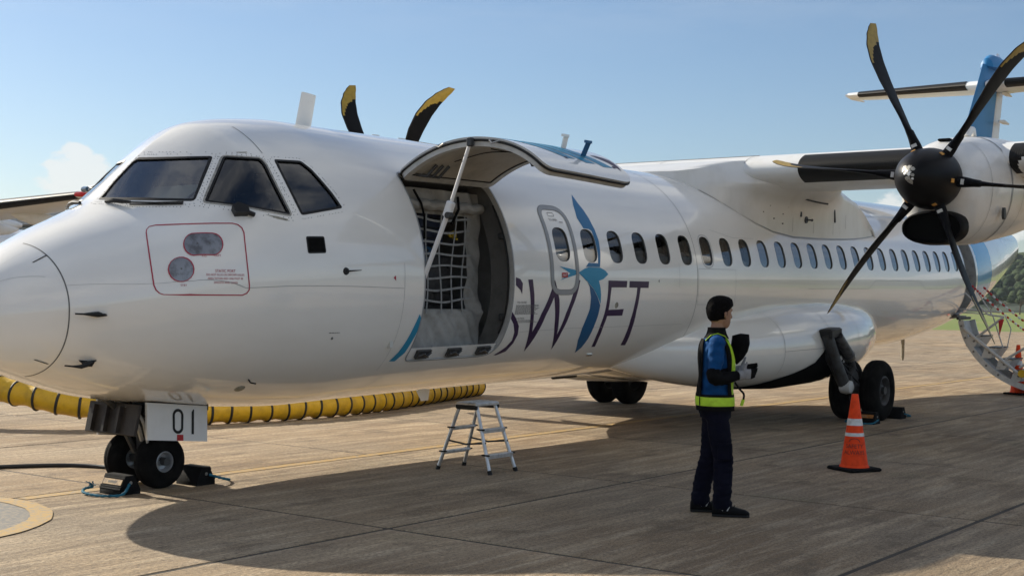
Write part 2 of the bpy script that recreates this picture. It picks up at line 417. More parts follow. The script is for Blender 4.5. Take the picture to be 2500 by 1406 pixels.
struct(sheet('joint_bed', 1.52 - 5 * SLX, 1.52 + 15 * SLX, 2.97 - 9 * SLP, 2.97 + 4 * SLP, -0.0035, 'joint_dark'))
# painted markings, each its own thin sheet
def strip(name, x0, x1, p0, p1, z, mat, n=40):
    mb = MB(); vs = []; fs = []
    for k in range(n + 1):
        x = x0 + (x1 - x0) * k / n
        vs += [(x, p0 + random.uniform(-.006, .006), z), (x, p1 + random.uniform(-.006, .006), z)]
    fs = [(2 * k, 2 * k + 2, 2 * k + 3, 2 * k + 1) for k in range(n)]
    mb.add(vs, fs); return mb.build(name, mat, None, ang=0, closed=False)
struct(strip('taxi_line', 0.62, 46, -0.14, -0.01, 0.0045, 'line_yellow', 160))
mb = MB(); n = 96; vs = []; fs = []
for k in range(n):
    t = 2 * pi * k / n; ro = 1.33 + random.uniform(-.006, .006); ri = 1.17 + random.uniform(-.006, .006)
    vs += [(-0.76 + ro * cos(t), ro * sin(t), 0.008), (-0.76 + ri * cos(t), ri * sin(t), 0.008)]
fs = [(2 * k, (2 * k + 2) % (2 * n), (2 * k + 3) % (2 * n), 2 * k + 1) for k in range(n)]
mb.add(vs, fs); struct(mb.build('stand_circle', 'line_yellow', None, ang=0, closed=False))
mb = MB(); mb.add([(-0.76 + 1.18 * cos(2 * pi * k / n), 1.18 * sin(2 * pi * k / n), 0.0125 - 0.0085) for k in range(n)], [tuple(range(n))])
struct(mb.build('stand_circle_centre', 'patch_grey', None, ang=0, closed=False))

# hills all round the airfield: height field ring
def hills():
    NA, NR = 260, 26
    rnd = random.Random(3)
    ph = [(rnd.uniform(0, 6.28), k) for k in (2, 3, 5, 8, 13, 21, 34)]
    am = [.9, .7, .8, .5, .4, .25, .16]
    vs = []; fs = []
    for i in range(NR):
        r = 330 + 760 * (i / (NR - 1)) ** 1.4
        for j in range(NA):
            t = 2 * pi * j / NA
            s = sum(a * sin(k * t + p + i * .11) for a, (p, k) in zip(am, ph))
            base = 13 + 6 * s
            if -pi * 1.0 < atan2(sin(t + 0.17), cos(t + 0.17)): pass
            d = abs(atan2(sin(t - 0.10), cos(t - 0.10)))     # the wooded ridge behind the tail
            ridge = 24 * max(0.0, 1 - d / 0.42) ** 1.2
            prof = max(0, sin(min(1, (i / (NR - 1)) * 1.6) * pi / 2)) ** 1.3
            h = max(0, (base + ridge) * prof) + rnd.uniform(-1, 1) * (2.6 if i > 2 else .3) * prof
            vs.append((r * cos(t), -r * sin(t), -0.4 + h if i else -0.4))
    for i in range(NR - 1):
        for j in range(NA):
            a = i * NA + j; b = i * NA + (j + 1) % NA
            fs.append((a, b, b + NA, a + NA))
    m = bpy.data.materials.new('hill_woodland'); m.use_nodes = True
    t = m.node_tree; b = t.nodes['Principled BSDF']; nn = t.nodes.new; ln = t.links.new
    g = nn('ShaderNodeNewGeometry')
    n1 = nn('ShaderNodeTexNoise'); n1.inputs['Scale'].default_value = 0.09; n1.inputs['Detail'].default_value = 8; n1.inputs['Roughness'].default_value = .7; ln(g.outputs['Position'], n1.inputs[0])
    n2 = nn('ShaderNodeTexVoronoi'); n2.inputs['Scale'].default_value = 0.14; ln(g.outputs['Position'], n2.inputs[0])
    x = nn('ShaderNodeMixRGB'); r = nn('ShaderNodeMapRange'); r.inputs[1].default_value = .42; r.inputs[2].default_value = .62; ln(n1.outputs[0], r.inputs[0]); ln(r.outputs[0], x.inputs[0])
    x.inputs[1].default_value = (.025, .04, .02, 1); x.inputs[2].default_value = (.05, .065, .03, 1); ln(x.outputs[0], b.inputs['Base Color']); b.inputs['Roughness'].default_value = .9
    bp = nn('ShaderNodeBump'); bp.inputs['Strength'].default_value = 1; bp.inputs['Distance'].default_value = 2; ln(n2.outputs[0], bp.inputs['Height']); ln(bp.outputs[0], b.inputs['Normal'])
    M['hill_woodland'] = m
    mb = MB(); mb.add(vs, fs)
    return struct(mb.build('hills', 'hill_woodland', None, ang=180, closed=False))
HILL = hills()
def woodland():
    rg = random.Random(12); me = HILL.data
    from mathutils.bvhtree import BVHTree
    bv = BVHTree.FromPolygons([v.co for v in me.vertices], [tuple(p.vertices) for p in me.polygons])
    mb = MB(); t = (1 + sqrt(5)) / 2
    iv = [Vector(q).normalized() for q in ((-1, t, 0), (1, t, 0), (-1, -t, 0), (1, -t, 0), (0, -1, t), (0, 1, t), (0, -1, -t), (0, 1, -t), (t, 0, -1), (t, 0, 1), (-t, 0, -1), (-t, 0, 1))]
    fc = [(0, 11, 5), (0, 5, 1), (0, 1, 7), (0, 7, 10), (0, 10, 11), (1, 5, 9), (5, 11, 4), (11, 10, 2), (10, 7, 6), (7, 1, 8), (3, 9, 4), (3, 4, 2), (3, 2, 6), (3, 6, 8), (3, 8, 9), (4, 9, 5), (2, 4, 11), (6, 2, 10), (8, 6, 7), (9, 8, 1)]
    for _ in range(15000):
        a = radians(rg.uniform(-9, 34)); r = 345 + 560 * rg.random() ** 1.25
        h = bv.ray_cast(Vector((r * cos(a), r * sin(a), 500)), Vector((0, 0, -1)))[0]
        if h is None or rg.random() < (.5 if h.z < 7 else .12): continue
        s_ = rg.uniform(.8, 2.1) * (.7 + r / 1400)
        mb.add([(h.x + q.x * s_ * rg.uniform(.7, 1.25), -(h.y + q.y * s_ * rg.uniform(.7, 1.25)), h.z + s_ * .45 + q.z * s_ * rg.uniform(.6, 1.15)) for q in iv], fc, rg.randint(0, 1))
    o = mb.build('woodland', ['leaf_dark', 'leaf_hill'], None, ang=180, closed=False); o['kind'] = 'stuff'; o['label'] = 'dense green woodland covering the hillside behind the tail'; o['category'] = 'woodland'
woodland()

# ------------------------------------------------------------------ the aircraft
DEL = -0.013554
plane = thing('turboprop_aircraft', 'large white twin turboprop airliner with SWIFT lettering and raised cargo door', 'aircraft')
plane.location = (0.027, 0, DEL * 12.5)
plane.rotation_euler = (0, DEL, 0)
AC = plane

from math import copysign
ST=[
(0.0, 1.6, 1.56, 0.02, 1.58, 2.0),
(0.04, 1.765, 1.41, 0.21, 1.59, 2.0),
(0.12, 1.9, 1.321, 0.375, 1.605, 2.0),
(0.25, 2.03, 1.229, 0.53, 1.63, 2.0),
(0.45, 2.162, 1.142, 0.7, 1.66, 2.0),
(0.75, 2.318, 1.032, 0.88, 1.7, 2.0),
(1.05, 2.452, 0.944, 1.02, 1.745, 1.85),
(1.22, 2.55, 0.911, 1.085, 1.77, 1.49),
(1.4, 2.722, 0.882, 1.143, 1.795, 1.18),
(1.62, 2.925, 0.857, 1.205, 1.825, 1.14),
(1.85, 3.106, 0.827, 1.255, 1.85, 1.4),
(2.15, 3.268, 0.794, 1.305, 1.88, 1.8),
(2.55, 3.34, 0.763, 1.355, 1.905, 1.95),
(3.0, 3.372, 0.743, 1.395, 1.92, 2.0),
(3.6, 3.366, 0.752, 1.425, 1.9257, 2.0),
(4.4, 3.358, 0.757, 1.43, 1.9257, 2.0),
(6, 3.356, 0.763, 1.43, 1.9257, 2.0),
(10, 3.356, 0.763, 1.43, 1.9257, 2.0),
(15.5, 3.356, 0.763, 1.43, 1.9257, 2.0),
(17.0, 3.356, 0.785, 1.425, 1.93, 2.0),
(18.5, 3.356, 0.9, 1.385, 1.96, 2.0),
(20, 3.35, 1.09, 1.28, 2.04, 2.0),
(21.5, 3.33, 1.36, 1.1, 2.16, 2.0),
(23, 3.29, 1.72, 0.86, 2.33, 2.0),
(24.5, 3.22, 2.04, 0.58, 2.52, 2.0),
(25.8, 3.12, 2.33, 0.31, 2.68, 2.0),
(26.5, 3.02, 2.53, 0.15, 2.76, 2.0),
(26.8, 2.85, 2.7, 0.03, 2.78, 2.0)]
XS=[s[0] for s in ST]
def _sl(k):
    n=len(XS);h=[XS[i+1]-XS[i] for i in range(n-1)]
    d=[(ST[i+1][k]-ST[i][k])/h[i] for i in range(n-1)]
    m=[0]*n; m[0]=d[0];m[-1]=d[-1]
    for i in range(1,n-1):
        if d[i-1]*d[i]<=0: m[i]=0
        else:
            w1=2*h[i]+h[i-1];w2=h[i]+2*h[i-1]; m[i]=(w1+w2)/(w1/d[i-1]+w2/d[i])
    return m
SL={k:_sl(k) for k in(1,2,3,4,5)}
def sec(x):
    x=min(max(x,0),XS[-1]); i=min(max(bisect_right(XS,x)-1,0),len(XS)-2)
    h=XS[i+1]-XS[i];t=(x-XS[i])/h;r=[]
    for k in(1,2,3,4,5):
        a,b,ma,mb=ST[i][k],ST[i+1][k],SL[k][i],SL[k][i+1]
        r.append((2*t**3-3*t*t+1)*a+(t**3-2*t*t+t)*h*ma+(-2*t**3+3*t*t)*b+(t**3-t*t)*h*mb)
    return r
def S(x,a,off=0.0):
    zt,zb,w,zm,nu=sec(x)
    c,s=cos(a),sin(a)
    if s>=0: y=w*copysign(abs(c)**(2/nu),c); z=zm+(zt-zm)*s**(2/(3.2-.6*nu))
    else:
        n=2/2.3; y=w*copysign(abs(c)**n,c); z=zm-(zm-zb)*abs(s)**n
    if off:
        N=Nrm(x,a); return (x+N[0]*off,y+N[1]*off,z+N[2]*off)
    return (x,y,z)
def Nrm(x,a):
    e=.004
    a=min(max(a,-1.565),1.565) if abs(a)<=pi/2+1e-6 else a
    x0=max(x-e,0.0);x1=x+e
    p0=S(x0,a);p1=S(x1,a);q0=S(x,a-e);q1=S(x,a+e)
    ux=[p1[i]-p0[i] for i in range(3)];va=[q1[i]-q0[i] for i in range(3)]
    n=[ux[1]*va[2]-ux[2]*va[1],ux[2]*va[0]-ux[0]*va[2],ux[0]*va[1]-ux[1]*va[0]]
    L=sqrt(sum(k*k for k in n)) or 1
    n=[k/L for k in n]
    # outward
    zt,zb,w,zm,nu=sec(x)
    if n[1]*q0[1]+n[2]*(q0[2]-zm)<0: n=[-k for k in n]
    return n

def PS(x, a, off=0.0):
    """hull point for any a in (-pi/2 .. 3pi/2); a > pi/2 is starboard"""
    if a > pi / 2:
        q = S(x, pi - a, off); return (q[0], -q[1], q[2])
    return S(x, a, off)
def in_poly(x, y, P):
    c = False; n = len(P); j = n - 1
    for i in range(n):
        xi, yi = P[i]; xj, yj = P[j]
        if (yi > y) != (yj > y) and x < (xj - xi) * (y - yi) / (yj - yi) + xi: c = not c
        j = i
    return c
KA = 1.42      # a-radians to metres, for isotropic triangulation
def round_poly(P, r, n=5):
    """round the corners of a polygon given in (x, a)"""
    o = []; m = len(P)
    rr = r if isinstance(r, (list, tuple)) else [r] * m
    for i in range(m):
        a = Vector((P[i - 1][0], P[i - 1][1] * KA)); b = Vector((P[i][0], P[i][1] * KA)); c = Vector((P[(i + 1) % m][0], P[(i + 1) % m][1] * KA))
        if rr[i] <= 0: o.append((b.x, b.y / KA)); continue
        d1 = (a - b); d2 = (c - b); k = min(rr[i], d1.length * .48, d2.length * .48)
        s = b + d1.normalized() * k; e = b + d2.normalized() * k
        for q in range(n + 1):
            t = q / n; w = s * (1 - t) ** 2 + b * 2 * t * (1 - t) + e * t * t
            o.append((w.x, w.y / KA))
    return o
def dens(P, step=0.05):
    o = []
    for i in range(len(P)):
        a = P[i]; b = P[(i + 1) % len(P)]
        L_ = sqrt((a[0] - b[0]) ** 2 + ((a[1] - b[1]) * KA) ** 2); n = max(1, int(L_ / step))
        for k in range(n): o.append((a[0] + (b[0] - a[0]) * k / n, a[1] + (b[1] - a[1]) * k / n))
    return o
def offset_poly(P, d):
    m = len(P); Q = [Vector((q[0], q[1] * KA)) for q in P]
    ar = sum(Q[i].x * Q[(i + 1) % m].y - Q[(i + 1) % m].x * Q[i].y for i in range(m)); sg = 1 if ar > 0 else -1
    o = []
    for i in range(m):
        e1 = (Q[i] - Q[i - 1]); e2 = (Q[(i + 1) % m] - Q[i])
        if e1.length < 1e-7: e1 = e2
        if e2.length < 1e-7: e2 = e1
        n1 = Vector((e1.y, -e1.x)).normalized() * sg; n2 = Vector((e2.y, -e2.x)).normalized() * sg
        b = (n1 + n2); b = b.normalized() if b.length > 1e-5 else n1
        k = d / max(.45, b.dot(n1)); w = Q[i] + b * k
        o.append((w.x, w.y / KA))
    return o
def patch(polys, off, step=0.06, holes=(), side=1, grid=None):
    """triangulate a region of the hull given by loops in (x,a); returns verts, faces, normals"""
    pts = []; edges = []
    for P in list(polys) + list(holes):
        k = len(pts); pts += [Vector((q[0], q[1] * KA)) for q in P]; n = len(P)
        edges += [(k + i, k + (i + 1) % n) for i in range(n)]
    if grid: pts += [Vector((x, a * KA)) for x, a in grid]
    else:
        xs = [q[0] for P in polys for q in P]; as_ = [q[1] for P in polys for q in P]
        nx = int((max(xs) - min(xs)) / step); na = int((max(as_) - min(as_)) * KA / step)
        for i in range(1, nx + 1):
            for j in range(1, na + 1):
                x = min(xs) + i * (max(xs) - min(xs)) / (nx + 1); a = min(as_) + j * (max(as_) - min(as_)) / (na + 1)
                if any(in_poly(x, a, P) for P in polys): pts.append(Vector((x, a * KA)))
    V, E_, F_, *_ = delaunay_2d_cdt(pts, edges, [], 0, 1e-5)
    uv = [(q.x, q.y / KA) for q in V]; F2 = []
    bbs = [(min(q[0] for q in H), max(q[0] for q in H), min(q[1] for q in H), max(q[1] for q in H), H) for H in holes]
    for t in F_:
        cx = sum(uv[i][0] for i in t) / len(t); ca = sum(uv[i][1] for i in t) / len(t)
        if any(b[0] < cx < b[1] and b[2] < ca < b[3] and in_poly(cx, ca, b[4]) for b in bbs): continue
        if not grid and not any(in_poly(cx, ca, P) for P in polys): continue
        F2.append(tuple(t))
    vs = []; ns = []
    for x, a in uv:
        n_ = Nrm(min(x, 26.79), a); q = S(x, a)
        vs.append((q[0] + n_[0] * off, side * (q[1] + n_[1] * off), q[2] + n_[2] * off)); ns.append((n_[0], side * n_[1], n_[2]))
    return vs, F2, ns
def skin_obj(name, parts, mat, parent, label=None, kind=None):
    """parts: list of (verts, faces, normals) in port coordinates; exact hull normals are kept"""
    V = []; F_ = []; NN_ = []
    for vs, fs, ns in parts:
        k = len(V); V += [(q[0], -q[1], q[2]) for q in vs]; NN_ += [(q[0], -q[1], q[2]) for q in ns]
        for t in fs:
            a, b, c = (Vector(V[k + i]) for i in t[:3]); n_ = Vector(NN_[k + t[0]]) + Vector(NN_[k + t[1]]) + Vector(NN_[k + t[2]])
            F_.append(tuple(k + i for i in (t if (b - a).cross(c - a).dot(n_) > 0 else t[::-1])))
    me = bpy.data.meshes.new(name); me.from_pydata(V, [], F_); me.materials.append(M[mat])
    me.polygons.foreach_set('use_smooth', [True] * len(F_))
    me.validate()
    me.normals_split_custom_set_from_vertices(NN_)
    return link(name, me, parent, kind, label)
def decal(name, P, mat, parent, off=0.0025, rnd=0.0, step=0.07, label=None, holes=()):
    if rnd: P = round_poly(P, rnd)
    return skin_obj(name, [patch([dens(P, step)], off, step, [dens(h, step) for h in holes])], mat, parent, label)
def band(name, P, w, mat, parent, off=0.0025, closed=True, label=None):
    """a stripe of width w following loop P (x,a)"""
    if closed:
        D_ = dens(P, .035); A = offset_poly(D_, w / 2); B = offset_poly(D_, -w / 2)
    else:
        D_ = []
        for a, b in zip(P, P[1:]):
            L_ = sqrt((a[0] - b[0]) ** 2 + ((a[1] - b[1]) * KA) ** 2); n = max(1, int(L_ / .05))
            D_ += [(a[0] + (b[0] - a[0]) * k / n, a[1] + (b[1] - a[1]) * k / n) for k in range(n)]
        D_.append(P[-1]); A = []; B = []
        for i in range(len(D_)):
            d = Vector((D_[min(i + 1, len(D_) - 1)][0] - D_[max(i - 1, 0)][0], (D_[min(i + 1, len(D_) - 1)][1] - D_[max(i - 1, 0)][1]) * KA)).normalized()
            n_ = Vector((-d.y, d.x)) * (w / 2); A.append((D_[i][0] + n_.x, D_[i][1] + n_.y / KA)); B.append((D_[i][0] - n_.x, D_[i][1] - n_.y / KA))
    vs = []; ns = []; fs = []; n = len(A)
    for q in A + B:
        vs.append(PS(q[0], q[1], off)); ns.append(Nrm(q[0], min(q[1], 1.56)))
    for i in range(n if closed else n - 1):
        j = (i + 1) % n; fs += [(i, j, n + j), (i, n + j, n + i)]
    return skin_obj(name, [(vs, fs, ns)], mat, parent, label)
def seam(P, parent, w=0.006, mat='seam', name='seam', off=0.0016): return band(name, P, w, mat, parent, off, False)
_tx = {}
def text_geo(body, size, align='CENTER'):
    cu = bpy.data.curves.new('tmp', 'FONT'); cu.body = body; cu.size = size; cu.align_x = align; cu.resolution_u = 3
    ob = bpy.data.objects.new('tmp', cu); COL.objects.link(ob)
    bpy.context.view_layer.update()
    me = bpy.data.meshes.new_from_object(ob.evaluated_get(bpy.context.evaluated_depsgraph_get()))
    vs = [tuple(v.co) for v in me.vertices]; fs = [tuple(p.vertices) for p in me.polygons]
    bpy.data.objects.remove(ob); bpy.data.curves.remove(cu); bpy.data.meshes.remove(me)
    return vs, fs
def a_of(x, z):
    lo, hi = -1.5, 1.5
    for _ in range(28):
        m_ = (lo + hi) / 2
        if S(x, m_)[2] < z: lo = m_
        else: hi = m_
    return (lo + hi) / 2
def hull_text(name, body, x, a, size, mat, parent, sx=1.0, align='CENTER', off=0.003):
    vs, fs = text_geo(body, size, align)
    V = []; NN_ = []; z0_ = S(x, a)[2]
    for q in vs:
        xx = x + q[0] * sx; aa = a_of(xx, z0_ + q[1] * .96) if x < 3 else a + q[1] / KA; V.append(S(xx, aa, off)); NN_.append(Nrm(xx, aa))
    fs3 = []
    for f in fs:
        for k in range(1, len(f) - 1): fs3.append((f[0], f[k], f[k + 1]))
    return skin_obj(name, [(V, fs3, NN_)], mat, parent)

# --- openings in the hull
WX0, WP, WA0, WA1 = 5.9525, 0.5236, 0.128, 0.386
WINX = [WX0 + i * WP - (0.0 if i < 19 else 0.012 * (i - 18)) for i in range(25)]
def win_loop(x, d=0.0):
    hw = 0.132 + d; da = d / KA
    return round_poly([(x - hw, WA0 - da), (x + hw, WA0 - da), (x + hw, WA1 + da), (x - hw, WA1 + da)], 0.12 + d, 6)
CARGO = round_poly([(3.72, -0.66), (5.055, -0.66), (5.055, 0.735), (3.72, 0.735)], [0.10, 0.22, 0.10, 0.06], 6)
PAX = round_poly([(19.03, -0.66), (19.78, -0.66), (19.78, 0.62), (19.03, 0.62)], [0.10, .10, .16, .16], 6)
PANE_F = [(1.582,1.485),(1.619,1.4373),(1.64,1.327),(1.663,1.2512),(1.687,1.1912),(1.712,1.1411),(1.737,1.098),(1.764,1.0601),(1.793,1.0265),(1.823,0.9963),(1.857,0.9689),(1.892,0.944),(1.9,0.9343),(1.897,0.9216),(1.883,0.9059),(1.832,0.8589),(1.784,0.8137),(1.737,0.7705),(1.692,0.7298),(1.645,0.6927),(1.596,0.6602),(1.58,0.6528),(1.565,0.653),(1.551,0.661),(1.515,0.6962),(1.482,0.7338),(1.45,0.7738),(1.419,0.8163),(1.39,0.8617),(1.362,0.9144),(1.335,0.9743),(1.31,1.04),(1.286,1.1102),(1.265,1.1846),(1.245,1.2635),(1.229,1.3491),(1.216,1.4493),(1.218,1.485),(1.293,1.485),(1.338,1.485),(1.384,1.485),(1.432,1.485),(1.481,1.485),(1.531,1.485)]
PANE_S = [(1.945,0.879),(1.957,0.8876),(1.967,0.8906),(1.977,0.888),(2.036,0.8567),(2.104,0.8318),(2.186,0.8144),(2.198,0.8107),(2.206,0.8041),(2.211,0.7948),(2.214,0.7847),(2.217,0.7738),(2.217,0.762),(2.216,0.7496),(2.203,0.6568),(2.201,0.5711),(2.202,0.5602),(2.202,0.5495),(2.203,0.5389),(2.214,0.4673),(2.232,0.3993),(2.232,0.3917),(2.226,0.388),(2.214,0.3882),(2.125,0.4017),(2.042,0.4162),(1.965,0.4336),(1.893,0.4553),(1.881,0.4593),(1.87,0.4632),(1.858,0.467),(1.796,0.4897),(1.739,0.5163),(1.687,0.5482),(1.638,0.5866),(1.633,0.5942),(1.634,0.602),(1.642,0.6101),(1.715,0.6694),(1.787,0.7354),(1.865,0.8054)]
PANE_R = [(2.326,0.7738),(2.331,0.7844),(2.34,0.7903),(2.354,0.7912),(2.458,0.7827),(2.569,0.7767),(2.585,0.7745),(2.596,0.7697),(2.605,0.7623),(2.641,0.7186),(2.648,0.71),(2.654,0.7009),(2.659,0.6914),(2.691,0.6297),(2.696,0.6205),(2.701,0.6112),(2.707,0.6019),(2.745,0.5384),(2.751,0.5295),(2.756,0.5204),(2.761,0.5111),(2.801,0.4407),(2.803,0.433),(2.796,0.4275),(2.781,0.4243),(2.675,0.4132),(2.572,0.4026),(2.471,0.3922),(2.373,0.3823),(2.358,0.3825),(2.348,0.3863),(2.342,0.3939),(2.326,0.45),(2.315,0.5083),(2.309,0.5692),(2.308,0.6332),(2.313,0.701)]
PANES = [PANE_F, PANE_S, PANE_R]
def grid_pts(x0, x1, dx, na, holes):
    g = []; x = x0
    while x < x1 - 1e-6:
        for j in range(1, na): g.append((x, -pi / 2 + pi * j / na))
        x += dx
    return g
def hull_half(side, holes):
    xs = [0.0, .012, .025, .04, .06, .085, .12, .16, .2, .25] + [0.3 + .05 * k for k in range(74)] + [4.0 + .16 * k for k in range(1, 143)]
    xs = [x for x in xs if x < 26.78] + [26.8]; na = 60
    bord = [(x, -pi / 2) for x in xs] + [(26.8, -pi / 2 + pi * j / na) for j in range(1, na)] + [(x, pi / 2) for x in reversed(xs)] + [(0.0, pi / 2 - pi * j / na) for j in range(1, na)]
    gr_ = [(x, -pi / 2 + pi * j / na) for x in xs[1:-1] for j in range(1, na)]
    return patch([bord], 0, holes=[dens(h, .06) for h in holes], side=side, grid=gr_)
PANE_FS = [(x, min(a, 1.2)) for x, a in PANE_F]
PANE_FS = [q for k, q in enumerate(PANE_FS) if not (q[1] == 1.2 and PANE_FS[k - 1][1] == 1.2 and PANE_FS[(k + 1) % len(PANE_FS)][1] == 1.2)]
holes_port = [win_loop(x) for x in WINX] + [CARGO, PAX] + PANES
fus = skin_obj('fuselage', [hull_half(1, holes_port), hull_half(-1, [PANE_FS, PANE_S, PANE_R])], 'white_paint', AC)

# cockpit: lining, glare shield, seats, panes with seals and rivets
lin = []
xs = [1.0 + .08 * k for k in range(31)]; na = 30
for sd_ in (1, -1):
    bord = [(x, -.75) for x in xs] + [(3.4, -.75 + (pi / 2 + .75) * j / na) for j in range(1, na)] + [(x, pi / 2) for x in reversed(xs)] + [(1.0, pi / 2 - (pi / 2 + .75) * j / na) for j in range(1, na)]
    lin.append(patch([bord], -0.05, holes=[dens(offset_poly(h, -.0), .06) for h in (PANES if sd_ == 1 else [PANE_FS, PANE_S, PANE_R])], side=sd_, grid=[(x, -.75 + (pi / 2 + .75) * j / na) for x in xs[1:-1] for j in range(1, na)]))
skin_obj('cockpit_lining', lin, 'cockpit_trim', AC)
mb = MB()
mb.loft([[(1.45, p, z) for p, z in ((-.85, 2.0), (.85, 2.0), (.85, 2.36), (.4, 2.45), (-.4, 2.45), (-.85, 2.36))], [(1.95, p, z) for p, z in ((-1.0, 1.9), (1.0, 1.9), (1.0, 2.42), (.4, 2.52), (-.4, 2.52), (-1.0, 2.42))]])
mb.build('glare_shield', 'seal_black', AC, ang=30)
mb = MB(); mb.loft([[(3.38, p, z) for p, z in ((-1.3, 1.3), (1.3, 1.3), (1.25, 2.5), (.7, 3.1), (-.7, 3.1), (-1.25, 2.5))], [(3.42, p, z) for p, z in ((-1.3, 1.3), (1.3, 1.3), (1.25, 2.5), (.7, 3.1), (-.7, 3.1), (-1.25, 2.5))]])
mb.build('cockpit_bulkhead', 'cockpit_trim', AC, ang=30)
for p in (.48, -.48):
    mb = MB(); mb.box((2.55, p, 2.28), (.13, .44, .75), Matrix.Rotation(-.18, 3, 'Y'), bev=.05); mb.box((2.62, p, 2.74), (.09, .24, .2), bev=.04); mb.box((2.35, p, 1.9), (.45, .46, .14), bev=.04)
    mb.build('pilot_seat', 'bag_charcoal', AC)
mb = MB(); mb.box((1.72, .42, 2.60), (.02, .34, .26), Matrix.Rotation(.9, 3, 'Y'), bev=.006); mb.box((1.83, .02, 2.62), (.02, .28, .2), Matrix.Rotation(.8, 3, 'Y'), bev=.006)
mb.build('sun_shade', 'decal_white', AC)
pn = ('windscreen_pane', 'sliding_window', 'side_window')
for sd_ in (1, -1):
    for nm, P, gm in zip(pn, PANES if sd_ == 1 else [PANE_FS, PANE_S, PANE_R], ('windscreen_glass', 'side_glass', 'side_glass')):
        pane = skin_obj(nm, [patch([dens(P, .05)], -0.010, .05, side=sd_)], gm, AC)
        ring = [patch([dens(offset_poly(P, .002), .05)], .0022, .05, holes=[dens(offset_poly(P, -.022 if nm != 'sliding_window' else -.016), .05)], side=sd_)]
        skin_obj('seal', ring, 'seal_black', pane)
        if nm == 'sliding_window':
            skin_obj('metal_frame', [patch([dens(offset_poly(P, .018), .05)], .004, .05, holes=[dens(offset_poly(P, .0035), .05)], side=sd_)], 'worn_metal', pane)
        inn = MB(); Pd = dens(P, .05); inn.loft([[tuple((q[0], sd_ * q[1], q[2])) for q in [S(x, a, o) for x, a in Pd]] for o in (.001, -.052)], True, False)
        inn.build('frame_reveal', 'seal_black', pane, ang=40, closed=False)
def disc_on_hull(mb, x, a, r, h, n=6, side=1):
    N_ = Vector(Nrm(x, a)); c = Vector(S(x, a)); t = N_.orthogonal().normalized(); b = N_.cross(t)
    ring = lambda o, k: [tuple(c + N_ * o + t * (k * cos(2 * pi * j / n)) + b * (k * sin(2 * pi * j / n))) for j in range(n)]
    mb.loft([ring(-.002, r), ring(h, r * .8)])
mb = MB(); rr_ = random.Random(5)
for P, offs in ((PANE_F, (.035, .06)), (PANE_S, (.035, .058)), (PANE_R, (.035,))):
    for od in offs:
        Q = dens(offset_poly(P, od), .032)
        for q in Q[::1]:
            if q[1] > 1.53: continue
            if any(in_poly(q[0], q[1], offset_poly(Z, .012)) for Z in PANES): continue
            if rr_.random() < .68: disc_on_hull(mb, q[0] + rr_.uniform(-.002, .002), q[1], .0042, .0022)
mb.build('window_rivets', 'seam', AC, ang=0, kind='stuff')
for P in ([(2.06, .905), (2.1, .893), (2.15, .884), (2.13, .878), (2.09, .886)], [(2.0, .392), (2.05, .383), (2.1, .378), (2.17, .362), (2.2, .356), (2.19, .345), (2.14, .355), (2.1, .360), (2.06, .374)]):
    decal('paint_chip', P, 'chipped_paint', AC, .0022, step=.03)

# wipers
def hull_tube(mb, pts, r, off, n=8): mb.tube([S(x, a, o) for (x, a), o in zip(pts, off)], r, n)
for s in (1, -1):
    mb = MB()
    F2_ = lambda L_: [(q[0], s * q[1], q[2]) for q in L_]
    mb.tube(F2_([S(1.195, 1.33, .012), S(1.215, 1.22, .03), S(1.235, 1.13, .03), S(1.262, 1.05, .026)]), [.014, .020, .018, .010], 8)
    mb.tube(F2_([S(1.24, 1.12, .022), S(1.36, .845, .018), S(1.50, .68, .016)]), .0075, 6)
    mb.tube(F2_([S(1.25, 1.06, .012), S(1.38, .80, .010), S(1.49, .675, .010)]), .006, 6)
    mb.build('wiper', 'vane_black', AC)
# mirror-like probe under the sliding window
mb = MB(); mb.loft([[tuple(Vector(S(1.80 + dx, .44 + da, h)) ) for dx, da in ((-.05, -.03), (.05, -.045), (.06, .0), (.0, .035), (-.05, .02))] for h in (.0, .07)])
mb.tube([S(1.78, .44, .03), S(1.86, .405, .03), S(1.90, .39, .02)], .02, 8); mb.build('ice_detector', 'vane_black', AC)

# cabin windows
for i, x in enumerate(WINX):
    lp = dens(win_loop(x), .04)
    mb = MB(); mb.loft([[S(q[0], q[1], .0008) for q in lp], [S(q[0], q[1], -.016) for q in dens(win_loop(x, -.004), .04)[:len(lp)]]] if False else [[S(q[0], q[1], .0008) for q in lp], [S(x + (q[0] - x) * .985, .257 + (q[1] - .257) * .985, -.016) for q in lp]], True, False)
    w = mb.build('window', 'seam', AC, ang=50, closed=False)
    skin_obj('pane', [patch([dens(win_loop(x, .004), .05)], -.014, .08)], 'cabin_glass' if i > 8 else 'cabin_glass_clear', w)
    if i <= 8:     # dark backing, and a lighter patch painting brightness into the lower pane
        fr_ = (.36, .46, .43, .55, .40, .48, .30, .42, .25)[i]; at_ = WA0 + (WA1 - WA0) * fr_
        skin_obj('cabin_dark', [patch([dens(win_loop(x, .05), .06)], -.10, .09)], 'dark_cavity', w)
        Pq = [(x - .16, WA0 - .03), (x + .16, WA0 - .03), (x + .16, at_ - .02 * (i % 3)), (x + .03, at_), (x - .05, at_ - .012 * (i % 2)), (x - .16, at_ + .01)]
        skin_obj('pane_light_patch', [patch([dens(Pq, .06)], -.06, .08)], 'decal_white' if i < 3 else 'hold_lining', w)
    if i == 6: band('trim_ring', offset_poly(win_loop(x), .022), .012, 'seam_soft', w, .0012)
